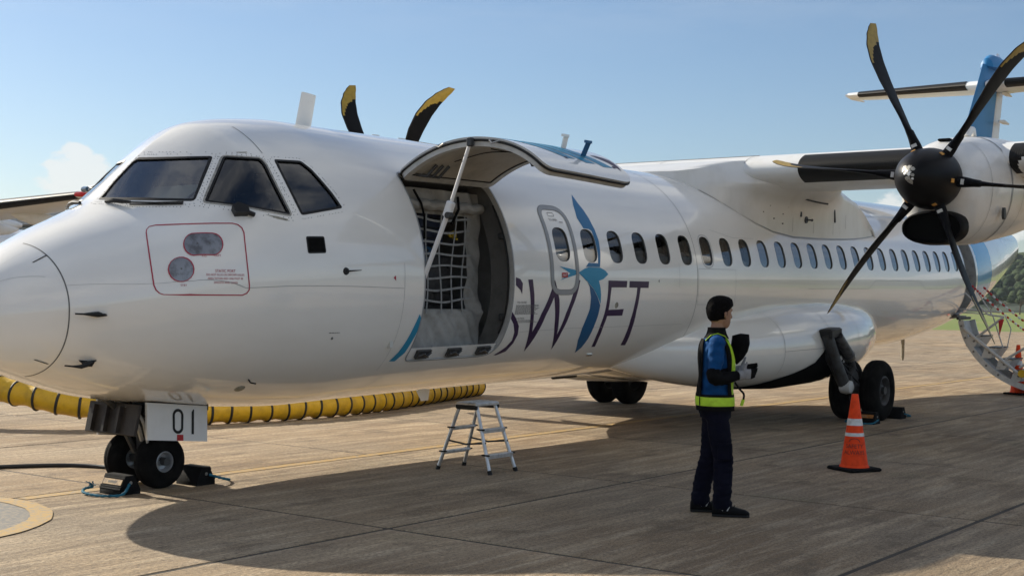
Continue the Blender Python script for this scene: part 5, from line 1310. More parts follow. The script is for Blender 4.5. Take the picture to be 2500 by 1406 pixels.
airstair = stair.build('airstair', 'pale_grey', AC, ang=40, closed=False, label='grey folding airstair hanging from the rear passenger doorway')
steps = [(1.50, 1.10), (1.78, .90), (2.04, .70), (2.30, .50), (2.56, .30)]
for k, (p, z) in enumerate(steps):
    z = zl(z) - .04
    mb = MB(); mb.box(((W + E2) / 2, p + .02, z), (E2 - W - .03, .24, .02), bev=.004); mb.build('tread', 'vane_black', airstair, ang=0)
    mb = MB(); mb.loft([[(x, p - .10 - .06, z - .19), (x, p + .12 - .12, z - .19), (x, p + .12, z - .012), (x, p - .10, z - .012)] for x in (W - .006, W + .006)]); mb.loft([[(x, p + .12 - .12, z - .19), (x, p + .12, z - .012), (x, p + .13, z - .012), (x, p + .13 - .12, z - .19)] for x in (W, E2)]); mb.lathe([(-.012, .022), (.0, .022)], (W, p - .01, z - .09), (1, 0, 0), 10, mi=1); mb.build('step_riser', ['pale_grey', 'seam'], airstair, ang=30)
mb = MB(); mb.tube([(W - .01, 1.30, zl(1.2)), (W - .01, 2.45, zl(.28))], .03, 8); mb.build('stringer', 'pale_grey', airstair)
for k in (1, 4, 9, 14, 19, 23):
    q = arc[k]; mb = MB(); mb.lathe([(-.016, .018), (0, .018)], (W - .012, q.y + .03, q.z + .05), (1, 0, 0), 10); mb.build('rivet_hole', 'seam', airstair)
rails = MB()
rails.tube([(W, 1.45, zl(.98)), (W, 1.62, zl(1.10)), (W, 2.02, zl(1.42))], .022, 8); rails.tube([(W, 2.02, zl(.62)), (W, 2.12, zl(.70)), (W, 2.62, zl(1.02))], .022, 8); rails.tube([(W, 2.30, zl(.52)), (W, 2.9, zl(.92))], .022, 8)
rails.tube([(W, 1.26, zl(1.9)), (W, 1.75, zl(1.45)), (W, 2.02, zl(1.42))], .016, 8); rails.tube([(W, 1.22, zl(1.55)), (W, 1.95, zl(1.50))], .014, 8); rails.tube([(W, 1.22, zl(1.49)), (W, 1.8, zl(1.46))], .010, 8)
rails.tube([(W + .1, 2.02, zl(1.42)), (W + .1, 2.12, zl(1.2)), (W + .1, 2.05, zl(.85))], .010, 6); rails.tube([(W + .1, 1.5, zl(1.9)), (W + .1, 1.80, zl(1.42)), (W + .1, 1.98, zl(.86))], .012, 6)
rails.build('handrail', 'pale_grey', airstair)
def chain(p0, p1, sag, n, red_first):
    for k in range(n):
        a, b = k / n, (k + .82) / n
        f = lambda t: Vector(p0).lerp(Vector(p1), t) - Vector((0, 0, sag * 4 * t * (1 - t)))
        mb = MB(); q0, q1 = f(a), f(b); mb.tube([q0, (q0 + q1) / 2, q1], [.012, .022, .012], 6, flat=.6)
        mb.build('chain_link', 'red_plastic' if (k % 2 == 0 or k < red_first) else 'decal_white', airstair, ang=50)
chain((W - .02, 1.45, zl(1.98)), (W - .02, 2.62, zl(1.02)), .04, 26, 5)
chain((W + .5, 1.50, zl(1.95)), (W + .5, 2.75, zl(1.0)), .06, 22, 3)
mb = MB(); mb.loft([[(W - .02 + d, 1.93, zl(1.36)), (W - .02 + d, 2.03, zl(1.38)), (W - .02 + d, 1.95, zl(1.08))] for d in (0, .01)]); mb.build('warning_flag', 'red_plastic', airstair, ang=0)
mb = MB(); mb.lathe([(-.02, .07), (.02, .07)], (W - .05, 2.36, zl(.42)), (1, 0, 0), 14); mb.build('yellow_roller', 'duct_yellow', airstair)
mb = MB(); mb.box((19.06, 1.16, 1.33), (.16, .10, .06), bev=.01); mb.box((19.4, 1.20, 1.28), (.7, .05, .05), bev=.01); mb.build('stair_hinge', 'gear_grey', airstair)

# --- the neighbouring aircraft: same type, parked on the next stand (only its wing tip shows)
def strip_copy():
    c = copy_tree(AC, None, skip=('window_rivets', 'lettering', 'fine_print', 'painted_letter', 'painted_bird', 'painted_stripe', 'cargo_net', 'airstair', 'cargo_door', 'strut_tube', 'strut_sleeve', 'strut_lock', 'strut_bolt', 'seam', 'red_outline', 'chain_link', 'gear_hoses', 'triangle_mark', 'door_sill', 'exit_sign'))
    return c
nb = strip_copy()
nb['label'] = 'white aircraft parked beyond the nose, only its left wing tip with red light in view'
nb['category'] = 'aircraft'
nb.name = 'parked_aircraft'
NB_YAW = radians(-2.0)
NB_S = 1.15
nb.scale = (NB_S, NB_S, NB_S)
NBX, NBY = 16.4, 21.0       # where its port wing tip stands (x, y)
tip = Matrix.Rotation(NB_YAW, 4, 'Z') @ (Vector((10.9, -13.5, 0)) * NB_S)
nb.location = (NBX - tip.x, NBY - tip.y, DEL * 12.5 * NB_S)
nb.rotation_euler = (0, DEL, NB_YAW)

# ------------------------------------------------------------------ things on the apron
def placed(name, label, cat, x, p, rot=0.0, group=None, z=0.0): return thing(name, label, cat, (x, p, z), rot, group)
# traffic cones
def cone(label, x, p, h=.74, txt=False, rot=0.0):
    t = placed('traffic_cone', label, 'cone', x, p, rot, 'orange traffic cones')
    mb = MB(); b = .19
    mb.box((0, 0, .018), (2 * b, 2 * b, .036), bev=.012); mb.build('base', 'black_rubber', t, ang=40)
    r = lambda z: .135 - (.135 - .032) * (z - .036) / (h - .036)
    def sect(z0, z1, mat, nm, e=0.0, n=6):
        mb = MB(); mb.lathe([(z0 + (z1 - z0) * k / n, r(z0 + (z1 - z0) * k / n) + e) for k in range(n + 1)], (0, 0, 0), (0, 0, 1), 32, caps=False); return mb.build(nm, mat, t, ang=50, closed=False)
    mb = MB(); mb.lathe([(.036, .145), (.05, .140), (.06, r(.06))] + [(.06 + (h - .06) * k / 10, r(.06 + (h - .06) * k / 10)) for k in range(11)] + [(h + .004, .026), (h + .002, .018), (h - .03, .016)], (0, 0, 0), (0, 0, 1), 32, caps=False); mb.build('cone_body', 'cone_orange', t, ang=50, closed=False)
    sect(h * .595, h * .685, 'cone_white', 'reflective_band', .0025); sect(h * .455, h * .50, 'cone_white', 'reflective_band', .0025)
    if txt:
        def wrap(body, z, size, ang0):
            vs, fs = text_geo(body, size); mb = MB()
            vv = []
            for q in vs:
                zz = z + q[1]; rr = r(zz) + .003; a = ang0 - q[0] / rr; vv.append((rr * cos(a), rr * sin(a), zz))
            mb.add(vv, fs); mb.build('lettering', 'cone_print', t, ang=0, closed=False)
        cd = atan2(9.3172 - p, -5.6178 - x) - rot
        wrap('SAFETY', .225, .055, cd); wrap('ALWAYS', .165, .055, cd)
        mb = MB(); vs = []; n = 16
        for k in range(n + 1):
            a = pi * k / n; zz = .285 + .035 * sin(a); rr = r(zz) + .003; vs += [(rr * cos(cd + .055 * cos(a) / rr), rr * sin(cd + .055 * cos(a) / rr), zz), ((r(zz - .006) + .003) * cos(cd + .049 * cos(a) / rr), (r(zz - .006) + .003) * sin(cd + .049 * cos(a) / rr), zz - .006)]
        mb.add(vs, [(2 * k, 2 * k + 2, 2 * k + 3, 2 * k + 1) for k in range(n)]); mb.build('emblem', 'cone_print', t, ang=0, closed=False)
    return t
cone('orange cone with dark SAFETY ALWAYS print in front of the main wheels', 6.98, 4.18, .74, True, .5)
cone('orange cone with white bands standing closest in front of the airstair', 19.72, 2.10, .90, False, .3)
cone('orange cone with white bands standing behind the airstair', 24.9, 1.0, .90, False, .8)

# step ladder
lad = placed('step_ladder', 'small grey aluminium double-sided step ladder on the apron under the cargo door', 'ladder', 4.46, 1.465)
FT = [(-.19, -.315), (-.21, .315), (.18, .315), (.22, -.315)]
H_ = .62
def leg(fx, fp, tx, tp):
    mb = MB(); mb.tube([(fx, fp, .0), (tx, tp, H_)], .017, 8); mb.build('leg', 'aluminium', lad)
    mb = MB(); d = (Vector((tx, tp, H_)) - Vector((fx, fp, 0))).normalized(); mb.tube([Vector((fx, fp, 0)) , Vector((fx, fp, 0)) + d * .04], .022, 8); mb.build('foot', 'seal_black', lad)
tops = {-1: -.10, 1: .10}
for fx in (-.20, .20):
    for fp in (-.315, .315):
        leg(fx, fp, fx * .70, .10 * (1 if fp > 0 else -1))
for s in (-1, 1):
    for z in (.17, .40):
        k = z / H_; p = s * (.315 + (.10 - .315) * k); hw = .20 * (1 - .30 * k)
        mb = MB(); mb.box((0, p, z), (2 * hw + .01, .075, .022), bev=.005); mb.box((0, p + s * .03, z - .012), (2 * hw, .012, .03)); mb.build('tread', 'aluminium', lad, ang=30)
        for sx in (-1, 1):
            mb = MB(); mb.box((sx * (hw + .012), p, z + .006), (.022, .09, .014), bev=.004); mb.build('tread_cap', 'seal_black', lad, ang=30)
mb = MB(); mb.box((0, 0, H_ + .012), (.36, .25, .035), bev=.008)
for k in range(5): mb.box((0, -.09 + .045 * k, H_ + .031), (.34, .014, .006))
mb.build('platform', 'aluminium', lad, ang=30)
for sx in (-1, 1):
    mb = MB(); mb.box((sx * .165, 0, H_ - .012), (.04, .25, .05), bev=.01); mb.build('platform_bracket', 'seal_black', lad)
    mb = MB(); mb.tube([(sx * .17, -.235, .285), (sx * .17, 0, .26), (sx * .17, .235, .285)], .009, 6); mb.build('spreader', 'gear_grey', lad)

# wheel chocks with rope
def rope(t, pts, r=.011):
    mb = MB(); c = cr(pts, 8); mb.tube(c, [r * (1 + .18 * sin(i * 1.9)) for i in range(len(c))], 8); mb.build('rope', 'rope_blue', t)
def chock(label, x, p, rot, L_=.26, h=.155, w=.20, lab='chock_label', rp=None, frayed=False):
    """prism along local p; steep side towards +x"""
    t = placed('wheel_chock', label, 'chock', x, p, rot, 'black rubber wheel chocks')
    pr_ = [(-w * .52, 0), (w * .52, 0), (w * .52, h * .25), (w * .20, h), (-w * .20, h), (-w * .52, h * .25)]
    ins = lambda k: [(a * k, b * (1 - .02 * (1 - k)) + 0) for a, b in pr_]
    mb = MB(); mb.loft([[(a, -L_ / 2 + .0, b) for a, b in ins(.94)], [(a, -L_ / 2 + .012, b) for a, b in pr_], [(a, L_ / 2 - .012, b) for a, b in pr_], [(a, L_ / 2, b) for a, b in ins(.94)]])
    ux, uz = -.20 * w + .52 * w, h * .75
    d = Vector((w * .32, 0, h * .75)).normalized(); nrm2 = Vector((-d.z, 0, d.x))
    Q = Matrix(((d.x, 0, nrm2.x), (0, 1, 0), (d.z, 0, nrm2.z)))
    for k in (.10, .24, .82, .95):
        c = Vector((-w * .52, 0, h * .25)) + d * (sqrt(ux * ux + uz * uz) * k); mb.box(tuple(c), (.014, L_ * .98, .012), Q)
    mb.build('block', 'black_rubber', t, ang=35)
    mb = MB(); c = Vector((-w * .52, 0, h * .25)) + d * (sqrt(ux * ux + uz * uz) * .53) + nrm2 * .002; mb.box(tuple(c), (.048, L_ * .86, .006), Q); mb.build('label_plate', lab, t, ang=0)
    mb = MB()
    rg_ = random.Random(int(x * 100))
    for k in range(7):
        mb.box(tuple(c + Vector((0, -.05 + .016 * k, 0)) + nrm2 * .0035), (.02, .006 + rg_.uniform(0, .005), .001), Q)
    mb.build('label_print', 'seam', t, ang=0)
    for e in (-1, 1):
        mb = MB(); mb.lathe([(0, .014), (.006, .014)], (0, e * (L_ / 2), h * .62), (0, e, 0), 10); mb.build('eyelet', 'steel', t)
    if rp: rope(t, rp)
    if frayed:
        mb = MB(); rg_ = random.Random(3)
        for k in range(14):
            q = Vector(rp[0 if frayed == 1 else -1]); e = q + Vector((rg_.uniform(-.06, .02), rg_.uniform(-.05, .05), rg_.uniform(-.01, .05))); mb.tube([q, (q + e) / 2 + Vector((0, 0, .01)), e], .004, 5)
        mb.build('frayed_end', 'rope_blue', t)
    return t
chock('black rubber chock with worn pale label and looped blue rope before the nose wheel', 1.33, .22, .0, .27, .155, .20, 'chock_label', [(-.13, -.18, .05), (-.20, -.19, .04), (-.26, -.13, .025), (-.27, .0, .016), (-.23, .12, .014), (-.12, .19, .02), (-.02, .15, .09)], 1)
chock('black rubber chock behind the nose wheel, trailing a blue rope', 2.10, .24, pi, .27, .155, .20, 'chock_label_dark', [(-.02, -.15, .09), (-.10, -.20, .06), (-.22, -.17, .03), (-.30, -.08, .014), (-.33, .02, .012)])
chock('black chock in front of the left main wheels with dull orange label', 11.95, 2.30, 0, .34, .16, .22, 'chock_label_dark', [(.02, -.19, .06), (-.1, -.24, .02), (-.16, -.1, .015), (-.14, .14, .015), (0, .19, .06)])
chock('black chock behind the left main wheels with blue rope', 13.06, 2.25, pi, .34, .16, .22, 'chock_label_dark', [(-.02, -.18, .07), (-.13, -.22, .04), (-.22, -.17, .02), (-.27, -.06, .014)])

# yellow air duct with black hoops
DPTS = [(1.2, -13.5, 1.15), (2.0, -10.5, 1.0), (2.9, -7.6, .78), (3.55, -5.75, .54), (3.95, -4.85, .37), (4.45, -4.25, .24), (5.1, -3.92, .165), (5.9, -3.66, .158), (6.8, -3.44, .158), (7.8, -3.40, .158), (8.9, -3.58, .158), (10.1, -3.90, .158), (11.2, -4.22, .158), (12.05, -4.47, .158)]
duct = thing('air_duct', 'long yellow flexible air duct with black hoops lying behind the nose gear', 'air duct', (5.1, -3.92, 0))
dc = cr(DPTS, 14); O_ = Vector((5.1, -3.92, 0)); dc = [q - O_ for q in dc]
cum = [0]
for a, b in zip(dc, dc[1:]): cum.append(cum[-1] + (b - a).length)
SPC = .262
def at_len(s_):
    for k in range(len(cum) - 1):
        if cum[k + 1] >= s_:
            t = (s_ - cum[k]) / max(1e-6, cum[k + 1] - cum[k]); return dc[k].lerp(dc[k + 1], t), (dc[k + 1] - dc[k]).normalized()
    return dc[-1], (dc[-1] - dc[-2]).normalized()
nn_ = int(cum[-1] / SPC); pts = []; rs = []; rg = random.Random(6)
for k in range(nn_ * 6 + 1):
    q, _ = at_len(min(k * SPC / 6, cum[-1] - .001)); pts.append(q); ph_ = (k % 6) / 6; rs.append(.155 - .018 * sin(pi * ph_) ** .8 * (1 + .5 * sin(k * .37)) + rg.uniform(-.005, .005))
mb = MB(); mb.tube(pts, rs, 24); mb.build('duct_skin', 'duct_yellow', duct, ang=60)
mb = MB(); n1, n2 = 28, 8
vs = []; fs = []
for i in range(n1):
    a = 2 * pi * i / n1
    for j in range(n2):
        b = 2 * pi * j / n2; r = .153 + .012 * cos(b); vs.append((r * cos(a), r * sin(a), .017 * sin(b)))
for i in range(n1):
    for j in range(n2): fs.append((i * n2 + j, ((i + 1) % n1) * n2 + j, ((i + 1) % n1) * n2 + (j + 1) % n2, i * n2 + (j + 1) % n2))
mb.add(vs, fs); hoop0 = mb.build('hoop', 'duct_ring', duct, ang=60)
for k in range(nn_ + 1):
    q, d = at_len(min(k * SPC, cum[-1] - .001)); o = hoop0 if k == 0 else hoop0.copy()
    if k: COL.objects.link(o)
    o.location = (q.x, -q.y, q.z); o.rotation_mode = 'QUATERNION'
    dd = Vector((d.x, -d.y, d.z)) + Vector((rg.uniform(-.16, .16), rg.uniform(-.16, .16), rg.uniform(-.10, .10)))
    o.rotation_quaternion = Vector((0, 0, 1)).rotation_difference(dd.normalized())
# black ground cable
cab = MB(); cab.tube([q - Vector((1.9, -1.5, 0)) for q in cr([(-3, -4.2, .018), (-.2, -2.75, .018), (.9, -2.15, .018), (1.55, -1.82, .018), (2.05, -1.45, .018), (2.2, -.9, .018), (2.02, -.35, .03), (1.92, -.12, .25), (1.9, -.05, .8)], 10)], .019, 10)
o = cab.build('ground_cable', 'cable_black', None); o.location = (1.9, 1.5, 0); tag(o, 'black ground cable lying on the concrete left of the nose wheel', 'cable')

# terminal building far left, tree and bushes far right
bl = thing('terminal_building', 'low building with grey roof edge and blue glazing far behind the nose', 'building', (58, -104, -.3), 0)
mb = MB(); mb.box((0, 0, 2.6), (16, 70, 5.2)); mb.build('wall', 'building_wall', bl, ang=0)
mb = MB(); mb.box((0, 0, 6.9), (19, 74, .9)); mb.build('roof', 'roof_metal', bl, ang=0)
mb = MB(); mb.box((0, 0, 5.85), (16.4, 70.5, 1.25)); mb.build('clerestory', 'glass_blue', bl, ang=0)
for k in range(14):
    mb = MB(); mb.box((-8.1, -32 + 4.9 * k, 2.3), (.12, 3.6, 2.6)); wv = mb.build('window', 'glass_blue', bl, ang=0)
    mb = MB(); mb.box((-8.18, -32 + 4.9 * k, 2.3), (.08, .12, 2.6)); mb.box((-8.18, -32 + 4.9 * k, 3.62), (.1, 3.7, .1)); mb.build('window_frame', 'roof_metal', wv, ang=0)

def foliage(mb, c, rad, n, size, rg):
    for _ in range(n):
        while True:
            v = Vector((rg.uniform(-1, 1), rg.uniform(-1, 1), rg.uniform(-1, 1)))
            if v.length < 1: break
        v = v * (v.length ** -.35 if v.length > .05 else 1)
        q = Vector((c[0] + v.x * rad[0], c[1] + v.y * rad[1], c[2] + v.z * rad[2]))
        a = Vector((rg.gauss(0, 1), rg.gauss(0, 1), rg.gauss(0, .6))).normalized(); b = a.orthogonal().normalized(); b.rotate(Quaternion(a, rg.uniform(0, 6.28))); s_ = size * rg.uniform(.6, 1.4)
        mb.add([q - a * s_, q + b * s_ * .5, q + a * s_, q - b * s_ * .5], [(0, 1, 2, 3)])
def tree(label, x, p, h, w, seed, mat='leaf_green', nm='tree', n=900, group=None):
    rg = random.Random(seed); t = thing(nm, label, 'tree' if nm == 'tree' else 'bush', (x, p, -.3), 0, group)
    mb = MB(); mb.tube([(0, 0, 0), (.02 * h, .01 * h, h * .3), (.0, .03 * h, h * .62)], [h * .03, h * .024, h * .01], 8)
    cl = []
    for k in range(7):
        a = rg.uniform(0, 6.28); e = Vector((cos(a) * w * rg.uniform(.3, .75), sin(a) * w * rg.uniform(.3, .75), h * rg.uniform(.5, .92))); b = Vector((0, .02 * h, h * rg.uniform(.25, .5))); mb.tube([b, b.lerp(e, .5) + Vector((0, 0, .05 * h)), e], [h * .012, h * .009, h * .004], 6); cl.append(e)
    mb.build('trunk', 'bark', t)
    mb = MB()
    for e in cl: foliage(mb, e, (w * .42, w * .42, h * .15), n // 7, h * .035, rg)
    mb.build('crown', mat, t, ang=0, closed=False)
    return t
tree('small dark leafy tree on the grass beyond the airstair', 94.6, -17.0, 3.2, 1.5, 3)
for k in range(12):
    rg = random.Random(40 + k); a = radians(6 + 13 * k / 11); r = 250 + rg.uniform(0, 50)
    tree('distant green tree in the hedge row at the foot of the wooded hill', r * cos(a), -r * sin(a), rg.uniform(3, 7.5), rg.uniform(2, 4.5), 100 + k, 'leaf_dark', 'tree', 420, 'hedge row below the hill')

# ------------------------------------------------------------------ the person by the wing
def person():
    t = bpy.data.objects.new('person', None); COL.objects.link(t)
    px, pp = 3.645, 4.415
    t.location = (px, -pp, 0)
    fx, fp = .56, .83           # facing (x, port)
    ang = atan2(-fp, fx); t.rotation_euler = (0, 0, ang)
    tag(t, 'ground worker in blue shirt, lime safety vest and navy trousers standing on the apron', 'person')
    # local: +X forward, +Y left, +Z up  (camera sees the right side, -Y)
    TOR = [(.74, .115, .150, .0), (.80, .125, .160, .0), (.88, .128, .163, .0), (.96, .124, .156, .0), (1.04, .122, .156, .005), (1.12, .124, .164, .008), (1.20, .124, .172, .006), (1.27, .116, .176, 0), (1.32, .100, .166, -.006), (1.355, .080, .128, -.010), (1.385, .060, .075, -.006), (1.41, .053, .057, .004), (1.46, .050, .052, .014)]
    def tor(z, th, o=0.0):
        a, b, c = lerp_tab([(q[0],) + q[1:] for q in TOR], z)
        n = 2 / 2.3
        return Vector((c + (a + o) * copysign(abs(cos(th)) ** n, cos(th)), (b + o) * copysign(abs(sin(th)) ** n, sin(th)), z))
    body = MB()
    body.loft([[tor(q[0], 2 * pi * j / 28) for j in range(28)] for q in TOR])
    # legs in trousers
    def limb(pts, rs, n=16, fl=1.0): body.tube(cr(pts, 5), [v[0] for v in cr([(r, 0, 0) for r in rs], 5)], n, flat=fl)
    RF = (.060, -.110); LF = (-.085, .100)
    for (fx_, fy_), hy in ((RF, -.078), (LF, .078)):
        limb([(0, hy, .82), (fx_ * .25 + .012, hy * 1.1, .62), (fx_ * .55 + .022, hy * 1.15, .45), (fx_ * .85 + .002, fy_ * .98, .26), (fx_ - .012, fy_, .11), (fx_ - .005, fy_, .07)], [.088, .086, .077, .073, .069, .064])
        body.tube([(fx_ - .03, fy_, .115), (fx_ + .02, fy_, .085), (fx_ + .06, fy_, .075)], [.06, .066, .035], 12)
    # arms: right arm bent forward, left arm mostly hidden, also forward
    RS = (-.01, -.178, 1.305); RE = (-.035, -.225, 1.045); RW = (.175, -.145, 1.075)
    LS = (-.01, .178, 1.305); LE = (-.01, .225, 1.045); LW = (.20, .12, 1.10)
    for s_, e_, w_ in ((RS, RE, RW), (LS, LE, LW)):
        m1 = tuple((a + b) / 2 for a, b in zip(s_, e_)); m2 = tuple((a + b) / 2 for a, b in zip(e_, w_))
        limb([(s_[0], s_[1] * .8, s_[2] + .01), s_, m1, e_, m2, w_], [.06, .064, .057, .049, .044, .031], 14)
    # head, turned away to the left
    HZ = 1.535; hc = Vector((.028, .012, HZ)); hy_ = radians(34)
    hf = Vector((cos(hy_), sin(hy_), 0)); hl = Vector((-sin(hy_), cos(hy_), 0))
    def hd(f, l, z): return hc + hf * f + hl * l + Vector((0, 0, z))
    rings = []
    for z, fr, bk, w in ((-.115, .050, .020, .030), (-.105, .078, .035, .045), (-.085, .090, .055, .056), (-.06, .094, .070, .064), (-.03, .095, .085, .070), (0, .096, .094, .074), (.03, .097, .098, .077), (.06, .092, .096, .075), (.085, .075, .082, .064), (.103, .048, .055, .042), (.112, .015, .02, .015)):
        rings.append([hd((fr if cos(a) > 0 else bk) * cos(a), w * sin(a), z) for a in [2 * pi * j / 24 for j in range(24)]])
    body.loft(rings)
    body.tube([hd(.085, 0, .022), hd(.102, 0, -.005), hd(.112, 0, -.025), hd(.092, 0, -.034)], [.010, .013, .016, .010], 8)           # nose
    body.tube([hd(.085, -.020, -.062), hd(.096, 0, -.060), hd(.085, .020, -.062)], .008, 6); body.tube([hd(.080, -.018, -.074), hd(.092, 0, -.075), hd(.080, .018, -.074)], .009, 6)   # lips
    body.tube([hd(.078, -.05, .03), hd(.097, -.022, .034), hd(.098, .022, .034), hd(.078, .05, .03)], .010, 6)     # brow
    for s_ in (-1, 1):                                          # ears
        body.tube([hd(-.006, s_ * .076, .02), hd(-.016, s_ * .084, .008), hd(-.014, s_ * .082, -.015), hd(-.002, s_ * .074, -.03)], [.010, .013, .012, .008], 8)
    # hands: palm, four fingers and thumb
    def hand(w_, dirv, up, side, spread=.0):
        w_ = Vector(w_); d = Vector(dirv).normalized(); u = Vector(up); u = (u - d * u.dot(d)).normalized(); l = u.cross(d) * side
        # palm is a flat slab: breadth along u, thickness along l
        c = w_ + d * .045
        body.loft([[w_ + d * x_ + u * (b_ * cos(a)) + l * (t_ * sin(a)) for a in [2 * pi * j / 12 for j in range(12)]] for x_, b_, t_ in ((-.02, .030, .026), (.02, .037, .021), (.05, .043, .018), (.085, .041, .016), (.095, .035, .012))])
        for k, (o_, ln2) in enumerate(((.030, .068), (.011, .076), (-.009, .070), (-.028, .056))):
            b0 = w_ + d * .085 + u * o_; cu = .30 + .10 * k
            p1 = b0 + (d * cos(cu) + l * sin(cu)) * ln2 * .45; p2 = p1 + (d * cos(cu * 2.2) + l * sin(cu * 2.2)) * ln2 * .32; p3 = p2 + (d * cos(cu * 3.2) + l * sin(cu * 3.2)) * ln2 * .24
            body.tube([b0 - d * .02, b0, p1, p2, p3], [.0095, .0098, .0092, .0085, .0065], 8)
        b0 = w_ + d * .02 + u * .032
        body.tube([b0 - u * .012, b0 + u * .012 + d * .008, b0 + u * .040 + d * .028 + l * .008, b0 + u * .064 + d * .040 + l * .012], [.013, .013, .011, .0085], 8)
    hand(RW, (.93, .10, .12), (.25, -.15, 1), 1); hand(LW, (.9, -.05, .15), (.15, .1, 1), -1)
    o = body.build('body', 'shirt_blue', t, ang=0, flip=False)
    md = o.modifiers.new('remesh', 'REMESH'); md.mode = 'VOXEL'; md.voxel_size = .0062; md.use_smooth_shade = True
    sm = o.modifiers.new('smooth', 'SMOOTH'); sm.factor = .5; sm.iterations = 3
    dg = bpy.context.evaluated_depsgraph_get(); dg.update()
    me = bpy.data.meshes.new_from_object(o.evaluated_get(dg)); o.modifiers.clear(); o.data = me
    nms = [v.normal.copy() for v in me.vertices]; fold = []
    for v in me.vertices:               # cloth folds
        q = v.co; th = atan2(q.y, q.x)
        if .10 < q.z < .80:
            w_ = (.35 + .65 * max(0, 1 - abs(q.z - .44) / .12) + .8 * max(0, 1 - abs(q.z - .17) / .09) + .5 * max(0, 1 - abs(q.z - .74) / .07))
            d_ = .0034 * w_ * (sin(q.z * 95 + th * 3 + 2 * sin(q.z * 21)) + .6 * sin(q.z * 150 - th * 5))
        elif .86 < q.z < 1.33 and q.x < .15:
            d_ = .0035 * (sin(q.z * 48 + th * 4 + 1.5 * sin(q.z * 13)) + .6 * sin(q.z * 90 - th * 3 + q.y * 40))
        else: continue
        fold.append((v.index, d_))
    for k_, d_ in fold: me.vertices[k_].co += nms[k_] * d_
    me.materials.clear()
    for k in ('shirt_blue', 'trouser_navy', 'skin', 'cloth_black', 'glove_grey'): me.materials.append(M[k])
    rwv, rev = Vector(RW), Vector(RE); lwv, lev = Vector(LW), Vector(LE)
    rsv, lsv = Vector(RS), Vector(LS)
    def seg(q, a, b):
        k = max(0, min(1, (q - a).dot(b - a) / (b - a).length_squared)); return (q - a - (b - a) * k).length, k
    mi = []
    for p in me.polygons:
        q = p.center; k = 0
        df, tf = min(seg(q, rev, rwv), seg(q, lev, lwv)); du, tu = min(seg(q, rsv, rev), seg(q, lsv, lev))
        armside = abs(q.y) > .10 or q.x > .13
        if q.z > 1.375 and (q - hc).length < .19 and q.z > 1.395: k = 2
        elif q.z > 1.35 and abs(q.y) < .10: k = 3
        elif q.x > .165 and q.z > .95:
            k = 4
            if (q.x - .165) > .085: k = 3
        elif armside and q.z > .98 and df < .075 and (df < du + .002 or tf > .12): k = 3
        elif armside and du < .085 and q.z > .98 and tu > .72: k = 3
        elif q.z < .86: k = 1
        mi.append(k)
    me.polygons.foreach_set('material_index', mi); me.polygons.foreach_set('use_smooth', [True] * len(mi)); me.update()
    # hair cap
    mb = MB(); rings = []
    for z, fr, bk, w in ((-.055, -.035, .088, .050), (-.035, -.022, .100, .074), (-.01, -.012, .110, .086), (.015, .000, .114, .089), (.04, .078, .115, .091), (.065, .108, .110, .088), (.09, .114, .100, .083), (.113, .104, .084, .070), (.130, .078, .062, .050), (.140, .045, .03, .024), (.143, .02, .01, .01)):
        ring = []
        for j in range(28):
            a = 2 * pi * j / 28; c_ = cos(a)
            f = fr * c_ if c_ > 0 else bk * c_
            if z < .03: f = max(-bk, min(f, fr if c_ > 0 else f)) if c_ <= 0 else fr * c_
            wob = 1 + .02 * sin(j * 2.7 + z * 60) + .018 * sin(j * 5.1 - z * 95)
            ring.append(hd(f * wob, w * sin(a) * wob * (1 if c_ < .35 or z > .03 else .86), z))
        rings.append(ring)
    mb.loft(rings); rg = random.Random(9)
    mb.build('hair', 'hair', t, ang=70, flip=False, closed=False)
    # eyes
    for s_ in (-1, 1):
        mb = MB(); c = hd(.084, s_ * .032, .012); mb.lathe([(-.010, .003), (-.006, .009), (0, .011), (.006, .009), (.010, .003)], tuple(c), (0, 0, 1), 12); mb.build('eye', 'decal_white', t, flip=False)
    # vest: bands of cloth following the torso
    def wrap(name, z0, z1, a0, a1, mat, o=.012, nz=6, na=18, lean=0.0, th=.005):
        mb = MB(); vs = []; fs = []
        for lay in (o, o + th):
            for i in range(nz + 1):
                z = z0 + (z1 - z0) * i / nz
                for j in range(na + 1):
                    a = radians(a0 + (a1 - a0) * j / na + lean * (i / nz)); vs.append(tuple(tor(z, a, lay + .004 * sin(a * 5 + z * 20))))
        nl_ = (nz + 1) * (na + 1)
        for lay in (0, 1):
            for i in range(nz):
                for j in range(na):
                    k = lay * nl_ + i * (na + 1) + j; fs.append((k, k + 1, k + na + 2, k + na + 1))
        rim_ = [(i, 0) for i in range(nz + 1)] + [(nz, j) for j in range(1, na + 1)] + [(i, na) for i in range(nz - 1, -1, -1)] + [(0, j) for j in range(na - 1, 0, -1)]
        for (i, j), (i2, j2) in zip(rim_, rim_[1:] + rim_[:1]):
            a, b = i * (na + 1) + j, i2 * (na + 1) + j2; fs.append((a, b, b + nl_, a + nl_))
        mb.add(vs, fs); return mb.build(name, mat, t, ang=60, flip=False)
    wrap('vest_hem', .800, .838, -180, 179.5, 'cloth_black', .014, 2, 60)
    wrap('vest_band', .838, .905, -180, 179.5, 'hivis_lime', .016, 4, 60)
    wrap('vest_trim', .905, .925, -180, 179.5, 'cloth_black', .014, 2, 60)
